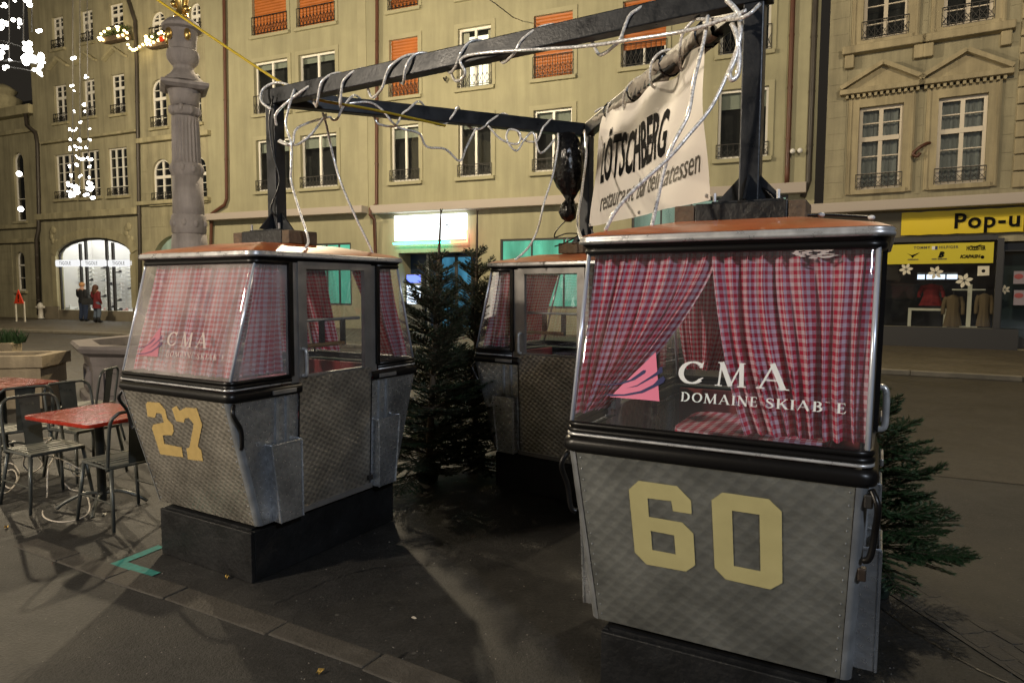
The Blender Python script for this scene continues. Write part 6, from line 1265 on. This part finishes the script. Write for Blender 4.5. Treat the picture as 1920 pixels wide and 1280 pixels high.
# ------------------------------------------------------------------ street things in the distance
sp_ = ground(38, 607); fz_ = sp_.y
sg_ = thing('warning_sign', 'red triangular warning board on two pale legs at the far left kerb', 'sign', (sp_.x, sp_.y, 0), -.4); k = sp_.y / CAM_F; s_ = 14 * k
zt_ = at_y(42, 543, sp_.y).z; zb_ = at_y(42, 569, sp_.y).z
MB().poly([(-s_, -.02, zb_), (s_, -.02, zb_), (0, -.02, zt_)], thick=.04, nrm=(0, -1, 0)).build('board', MT['signred'], sg_); 
for x in (-s_ * .9, s_ * .9): MB().cbox((x, 0.03, (zb_ + .1) / 2), .06, .04, zb_ + .1).build('leg', MT['paper'], sg_)
MB().box(-.04, .04, -.026, -.02, zb_ + (zt_ - zb_) * .3, zb_ + (zt_ - zb_) * .65).box(-.04, .04, -.026, -.02, zb_ + (zt_ - zb_) * .14, zb_ + (zt_ - zb_) * .23).build('exclamation_mark', MT['ink'], sg_)
hp = ground(77, 598, PAV); k = hp.y / CAM_F; hy = thing('hydrant', 'white fire hydrant beside the S-bent downpipe', 'hydrant', (hp.x, hp.y, PAV), 0); hh = 31 * k
MB().lathe([(.16, 0), (.16, .05), (.11, .08), (.11, hh * .62), (.14, hh * .64), (.14, hh * .82), (.11, hh * .9), (.05, hh)], 14).build('barrel', MT['hydrant'], hy, smooth=True)
for sx in (-1, 1): MB().tube([(sx * .1, 0, hh * .72), (sx * .22, 0, hh * .72)], .06, 10).build('outlet', MT['hydrant'], hy, smooth=True)
MB().lathe([(.17, -.0), (.17, .04)], 14).build('base_ring', MT['iron'], hy)
# two people in front of the shop window, seen from behind
def limb(mb, pts, rs, n=10): mb.tube(catmull(pts, 4), [lerp(rs[min(int(i / 4), len(rs) - 1)], rs[min(int(i / 4) + 1, len(rs) - 1)], (i % 4) / 4) for i in range((len(pts) - 1) * 4 + 1)], n)
def person(loc, yaw, H_, label, woman=False):
    p = thing('person', label, 'person', loc, yaw); s = H_ / 1.75
    # body as one continuous skin
    V = [(0, 0, .94), (0, 0, 1.12), (0, .01, 1.30), (0, .02, 1.44), (0, .01, 1.52), (0, -.02, 1.66), (-.10, 0, .90), (-.12, -.02, .50), (-.14, .03, .08), (-.14, -.10, .035), (.10, 0, .90), (.13, -.03, .50), (.15, .02, .08), (.16, -.11, .035), (-.20, .02, 1.40), (-.27, .06, 1.13), (-.24, -.06, .92), (-.22, -.12, .84), (.20, .02, 1.40), (.27, .02, 1.13), (.25, -.14, .97), (.24, -.21, .92)]
    if not woman: V[19], V[20], V[21] = (.33, -.06, 1.20), (.45, -.22, 1.10), (.50, -.28, 1.08)
    E_ = [(0, 1), (1, 2), (2, 3), (3, 4), (4, 5), (0, 6), (6, 7), (7, 8), (8, 9), (0, 10), (10, 11), (11, 12), (12, 13), (3, 14), (14, 15), (15, 16), (16, 17), (3, 18), (18, 19), (19, 20), (20, 21)]
    Rd = [.14, .13, .15, .12, .06, .10, .095, .065, .045, .04, .095, .065, .045, .04, .07, .05, .04, .035, .07, .05, .04, .035]
    me = bpy.data.meshes.new('body'); me.from_pydata([(x * s, y * s, z * s) for x, y, z in V], E_, []); o = link(bpy.data.objects.new('body', me), p); me.materials.append(MT['skin'])
    md = o.modifiers.new('skin', 'SKIN'); sv = me.skin_vertices[0].data if me.skin_vertices else None
    if sv is None:
        bm = bmesh.new(); bm.from_mesh(me); bm.verts.layers.skin.verify(); bm.to_mesh(me); bm.free(); sv = me.skin_vertices[0].data
    for i, r_ in enumerate(Rd): sv[i].radius = (r_ * s, r_ * s * .85)
    sv[0].use_root = True; sb = o.modifiers.new('sub', 'SUBSURF'); sb.levels = 1; sb.render_levels = 1; md.use_smooth_shade = True
    Vs = [Vector(v) * s for v in V]
    tro = MB(); legm = MT['jeans2'] if woman else MT['jeans']
    for a, b, c_ in ((6, 7, 8), (10, 11, 12)): limb(tro, [Vs[a] + Vector((0, 0, .06 * s)), Vs[b], Vs[c_] + Vector((0, 0, .0 if not woman else .12 * s))], [.125 * s, .095 * s, .075 * s])
    tro.build('trousers', legm, p, smooth=True)
    ja = MB(); hem = .84 if not woman else .66; W_ = [(hem, .20 if not woman else .24), (.98, .20), (1.12, .185 if not woman else .16), (1.30, .215 if not woman else .19), (1.42, .19), (1.50, .085)]
    ja.loft([[(w_ * s * math.cos(2 * PI * k / 16) * (1 if True else 1), w_ * .68 * s * math.sin(2 * PI * k / 16), z * s) for k in range(16)] for z, w_ in W_], closed=True)
    for a, b, c_ in ((14, 15, 16), (18, 19, 20)): limb(ja, [Vs[a] + Vector((0, 0, .02 * s)), Vs[b], Vs[c_]], [.095 * s, .08 * s, .06 * s])
    ja.build('coat' if woman else 'jacket', MT['coat'] if woman else MT['jacket'], p, smooth=True)
    for a in (9, 13): q = Vs[a]; MB().sphere((q.x, q.y + .06 * s, .055 * s), .085 * s, 10, 6, (.55, 1.55, .65)).build('boot', MT['jacket'], p, smooth=True)
    if woman:
        for a in (8, 12): q = Vs[a]; MB().tube([(q.x, q.y, .05), (q.x, q.y, .26 * s)], .075 * s, 10).build('boot_shaft', MT['jacket'], p, smooth=True)
        h_ = MB(); h_.sphere((0, .03 * s, 1.62 * s), .135 * s, 12, 8, (1, .95, 1.05)); h_.sphere((0, .09 * s, 1.48 * s), .14 * s, 12, 8, (1.05, .6, 1.35)); h_.build('hair', MT['hair'], p, smooth=True)
    else:
        MB().sphere((0, .0, 1.665 * s), .118 * s, 12, 8, (1, 1.1, .95)).build('cap', MT['hat'], p, smooth=True)
    for sx in (-1, 1): MB().sphere((sx * .10 * s, -.01, 1.63 * s), .03 * s, 6, 5, (.5, .8, 1.2)).build('ear', MT['skin'], p)
    return p
mp = ground(157, 602, PAV); wp = ground(183, 604.5, PAV)
person((mp.x, mp.y, PAV), PI - .3, 1.80, 'person in black jacket, jeans and tan cap pointing at the lit shop window')
person((wp.x, wp.y, PAV), PI - .45, 1.70, 'person with long brown hair in a wine-red coat beside the one in the cap', True)
hb = thing('handbag', 'black handbag held by the person in the wine-red coat', 'bag', (wp.x - .33, wp.y - .1, PAV), .3)
mb = MB(); mb.loft([[(x * f, y * f, z) for x, y in ((-.24, -.09), (.24, -.09), (.24, .09), (-.24, .09))] for f, z in ((.9, .80), (1.0, .9), (.75, 1.10))], closed=True); mb.build('pouch', MT['jacket'], hb); MB().tube(catmull([(-.14, 0, 1.09), (-.08, 0, 1.26), (.08, 0, 1.26), (.14, 0, 1.09)], 5), .018, 6).build('strap', MT['jacket'], hb)
# ------------------------------------------------------------------ christmas light stars and curtain
sm = MB(); n = 8
def star_mesh(r):
    mb = MB(); vs = [(0, 0, -r * .45), (0, 0, r * .45)]
    import itertools
    dirs = [Vector(d).normalized() for d in itertools.product((-1, 0, 1), repeat=3) if any(d)]
    mb2 = MB(); mb2.sphere((0, 0, 0), r * .62, 12, 8)
    for d in []:
        a = d.orthogonal().normalized(); b = d.cross(a); q = [d * r * .26 + (a * math.cos(k * 2 * PI / 4) + b * math.sin(k * 2 * PI / 4)) * r * .09 for k in range(4)] + [d * r]; mb2.add(q, [(0, 1, 4), (1, 2, 4), (2, 3, 4), (3, 0, 4)])
    return mb2.mesh('star_bulb', MT['em_star'])
star = star_mesh(1.0)
def lights(name, label, pts, Y, wires):
    t = thing(name, label, 'christmas lights', (0, 0, 0))
    for u, v, r_ in pts:
        for rep in range(4 if r_ > 6 else 3):
            p = at_y(u + random.uniform(-.7, .7) * r_, v + random.uniform(-.7, .7) * r_, Y + random.uniform(-.3, .3)); o = link(bpy.data.objects.new('star_light', star), t); o.location = p; q = r_ * Y / CAM_F * random.uniform(.28, .75); o.scale = (q, q, q)
    for w_ in wires: MB().tube([at_y(u, v, Y) for u, v in w_], .012, 5).build('wire', MT['iron'], t)
cur = []
for k, (v, us) in enumerate(((111, (137,)), (144, (163,)), (160, (135,)), (172, (140,)), (196, (156,)), (210, (139, 158)), (227, (150,)), (243, (132, 142, 167)), (262, (131, 148, 168)), (278, (130, 142, 150, 161)), (294, (145, 166)), (300, (155, 170)), (312, (132, 142, 168)), (331, (132, 152, 169)), (347, (132, 142, 168)), (353, (136, 146, 164, 172)), (360, (131, 139, 148, 168)), (367, (134, 143, 163, 175)))):
    for u in us: cur.append((u + random.uniform(-1, 1), v, random.uniform(3.2, 5.4) + (1.5 if v > 340 else 0)))
lights('light_curtain', 'hanging curtain of bright white star lights before the arcade building', cur, 19.0, [[(137, -60), (136, 370)], [(163, -60), (166, 370)], [(150, -60), (150, 365)]])
clu = [(8, 13, 7), (52, 4, 10), (30, 42, 10), (5, 45, 12), (70, 62, 9), (50, 80, 10), (48, 100, 14), (62, 105, 15), (72, 112, 12), (80, 122, 8), (55, 118, 14), (68, 128, 9), (78, 140, 8), (10, 92, 9), (2, 105, 10), (20, 112, 5), (10, 128, 7), (25, 0, 6), (38, 48, 6)]
lights('light_cluster', 'dense cluster of bright white star lights at the top left corner', clu, 14.0, [[(17, -60), (17, 118)], [(44, -60), (44, 85)], [(60, -60), (60, 60)], [(0, 76), (55, 92)], [(-10, 112), (70, 120)], [(-10, 120), (80, 138)]])
for (u, v), lab in (((36, 326), 'single white bulb on the pavilion facade, the higher one'), ((39, 392), 'single white bulb on the pavilion facade, the lower one')):
    p = at_y(u, v, 27.0); t = thing('bulb', lab, 'bulb', p); MB().sphere((0, 0, 0), .10, 8, 6).build('glass', MT['em_star'], t); MB().tube([(0, 0, .08), (0, 0, .25)], .02, 6).build('socket', MT['iron'], t)
for u, v, lab in ((835, 149, 'small dark iron bracket on the wall left of the lit window'), (495, 181, 'small dark iron bracket on the wall left of the first shuttered bay'), (432, 407, 'small dark iron bracket on the canopy near the kinked downpipe')):
    p = FM.px(u, v, -.1); t = thing('wall_bracket', lab, 'bracket', FM.o, -FM.t); MB().tube(catmull([(p.x - .12, 0, p.z + .08), (p.x - .05, -.12, p.z + .04), (p.x + .05, -.2, p.z - .08), (p.x + .1, -.2, p.z + .06)], 4), .03, 7).build('iron', MT['iron'], t, smooth=True)
wq = MB().tube([at_y(880, -25, 17), at_y(930, 8, 17), at_y(962, 33, 17.5), at_y(980, 40, 24)], .012, 5).build('span_wire', MT['iron']); tag(wq, 'thin dark wire anchored to the facade above the gantry', 'wire')
pl = thing('planter', 'pale concrete planter with green shoots at the left edge behind the trough', 'planter', (-9.9, 13.2, 0), .3)
MB().box(-.5, .16, -.25, .25, .0, .62).build('box', MT['stonewarm'], pl, bevel=.03); mb = MB()
for k in range(220):
    x, y, a_ = random.uniform(-.45, .25), random.uniform(-.2, .2), random.uniform(0, 6.3); h_ = random.uniform(.1, .32); mb.add([(x - .02, y, .6), (x + .02, y, .6), (x + .14 * math.cos(a_), y + .14 * math.sin(a_), .6 + h_)], [(0, 1, 2)])
mb.build('shoots', MT['needle2'], pl)
for z, m_ in ((1.035, 'iron'), (.77, 'brownsteel')):
    L_, W_ = bl(z); MB().cbox((W_ + .004, -L_ + .012, z), .026, .03, .045).build('corner_clip', MT[m_], c60, bevel=.005)
# ------------------------------------------------------------------ small litter
for u, v, m, lab in ((600, 1262, 'leaf', 'small yellow leaf on the asphalt at the bottom, left of cabin 60'), (196, 966, 'paper', 'scrap of paper on the asphalt beside the near chair'), (776, 1159, 'cablewhite', 'pale flattened disc of gum on the asphalt between the cabins'), (425, 1084, 'leaf', 'brown leaf on the gutter slabs'), (12, 990, 'leaf', 'dark clump of leaves at the left edge of the ground')):
    p = ground(u, v); mb = MB(); r_ = .017 if m != 'cablewhite' else .014; n = 9
    pts_ = [(r_ * (1 + .35 * math.sin(k * 2.4)) * math.cos(2 * PI * k / n) * 1.3, r_ * .7 * math.sin(2 * PI * k / n), .004 + (.008 * (k % 3) if m != 'cablewhite' else .001)) for k in range(n)]
    mb.add([(0, 0, .006)] + pts_, [(0, k + 1, (k + 1) % n + 1) for k in range(n)]); o = mb.build('leaf' if m == 'leaf' else ('paper_scrap' if m == 'paper' else 'gum_spot'), MT[m]); o.location = (p.x, p.y, 0.001); o.rotation_euler = (0, 0, random.uniform(0, 6)); tag(o, lab, 'leaf' if m == 'leaf' else ('paper' if m == 'paper' else 'gum'))
# ------------------------------------------------------------------ unseen lamps added over the square and the street for their light
for i, (x, y, z, w, col_, r) in enumerate(ADDED_LAMPS):
    t = thing('hanging_street_lamp', ['hanging street lamp over the road near the arcade building', 'hanging street lamp over the road before the blue entrance', 'hanging street lamp over the road before the yellow banner', 'hanging lamp over the square, left behind the viewer', 'hanging lamp over the square, right behind the viewer'][i], 'street lamp', (x, y, z), 0, 'lamps hung over the square')
    MB().lathe([(.05, .34), (.30, .26), (.36, .20), (.36, .17)], 20).build('hood', MT['galv'], t, smooth=True); MB().tube([(-9, 0, .9), (0, 0, .42), (9, 0, .9)], .012, 5).build('span_wire', MT['iron'], t); MB().tube([(0, 0, .34), (0, 0, .44)], .02, 6).build('hanger', MT['iron'], t)
    MB().sphere((0, 0, .19), .10, 12, 8, (1.6, 1.6, .5)).build('globe', MT['em_lamp'], t, smooth=True)
    l = bpy.data.lights.new('lamp_light', 'POINT'); l.energy = w; l.color = col_; l.shadow_soft_size = r; o = bpy.data.objects.new('lamp_light', l); o.location = (0, 0, -.02 - r); link(o, t)

# ------------------------------------------------------------------ unseen building added at the left for its glow and reflections in the panes
FS = Fac((-19.0, -16.5, 0), -90.0)
bS = thing('side_building', 'long plain building with lit shop windows closing the left side of the square', 'building', FS.o, -FS.t)
hs = [(k * 4.2 + 1.0, k * 4.2 + 4.0, .6, 3.1) for k in range(7)]; hu = [(k * 3.0 + .9, k * 3.0 + 2.1, z, z + 2.0) for k in range(10) for z in (5.0, 8.4)]
wall_grid(0, 31, 0, 12, hs + hu).build('wall', MT['sand'], bS); MB().box(0, 31, .9, 8, 0, 12).build('building_core', MT['roomdark'], bS)
for h in hu: window(bS, *h, cols=2, rows=((.62, .1),), sill='sand2')
for h in hs:
    fr = MB(); fr.box(h[0], h[0] + .08, .1, .18, h[2], h[3]).box(h[1] - .08, h[1], .1, .18, h[2], h[3]).box(h[0] + .08, h[1] - .08, .1, .18, h[3] - .08, h[3]).box(h[0] + .08, h[1] - .08, .1, .18, h[2], h[2] + .08); w_ = fr.build('shop_window', MT['shopdark'], bS)
    MB().add([(h[0], .5, h[2]), (h[1], .5, h[2]), (h[1], .5, h[3]), (h[0], .5, h[3])], [(0, 1, 2, 3)]).build('lit_room', MT['em_side'], w_)  # glowing sheets added behind the frames for light and reflections
# grit and crumbs scattered on the asphalt
gr = MB(); rg = random.Random(21)
for k in range(1500):
    y = 1.6 + 5.5 * rg.random() ** 1.6; x = rg.uniform(-.8, .8) * y * 1.05; s = rg.uniform(.0022, .0055) * (1.5 if rg.random() < .06 else 1)
    a = rg.uniform(0, 6.3); pts_ = [(x + s * math.cos(a + q * 2.09) * rg.uniform(.7, 1.3), y + s * math.sin(a + q * 2.09) * rg.uniform(.7, 1.3), .0002) for q in range(3)]
    gr.add(pts_ + [(x, y, s * .9)], [(0, 1, 3), (1, 2, 3), (2, 0, 3)])
o = gr.build('grit', mat('pale_grit', (.20, .185, .16), .8)); tag(o, 'pale grit and crumbs scattered over the asphalt', 'grit', kind='stuff')
# irregular cracks in the asphalt
def crack(pts_, w=.005):
    m_ = MB(); rc_ = random.Random(len(pts_) + int(pts_[0][0]))
    P = catmull([ground(*p) for p in pts_], 9); P = [p + Vector((rc_.uniform(-.012, .012), rc_.uniform(-.012, .012), 0)) for p in P]
    L_, R_ = [], []
    for i, p in enumerate(P):
        d = (P[min(i + 1, len(P) - 1)] - P[max(i - 1, 0)]).normalized(); n = Vector((-d.y, d.x, 0)) * w * rc_.uniform(.4, 1.4); L_.append((p.x + n.x, p.y + n.y, .0042)); R_.append((p.x - n.x, p.y - n.y, .0042))
    m_.loft([R_, L_]); o = m_.build('asphalt_crack', MT['black']); o['kind'] = 'structure'
crack([(470, 1150), (560, 1190), (690, 1240), (790, 1275), (900, 1330)], .006)
crack([(720, 1262), (745, 1240), (758, 1225)], .004); crack([(1655, 1075), (1720, 1110), (1800, 1165), (1930, 1250)], .007); crack([(1640, 1130), (1740, 1200), (1850, 1262), (1940, 1300)], .005)
crack([(1700, 760), (1790, 800), (1860, 815), (1960, 850)], .006); crack([(520, 1130), (640, 1080), (760, 1060), (900, 1065)], .003)
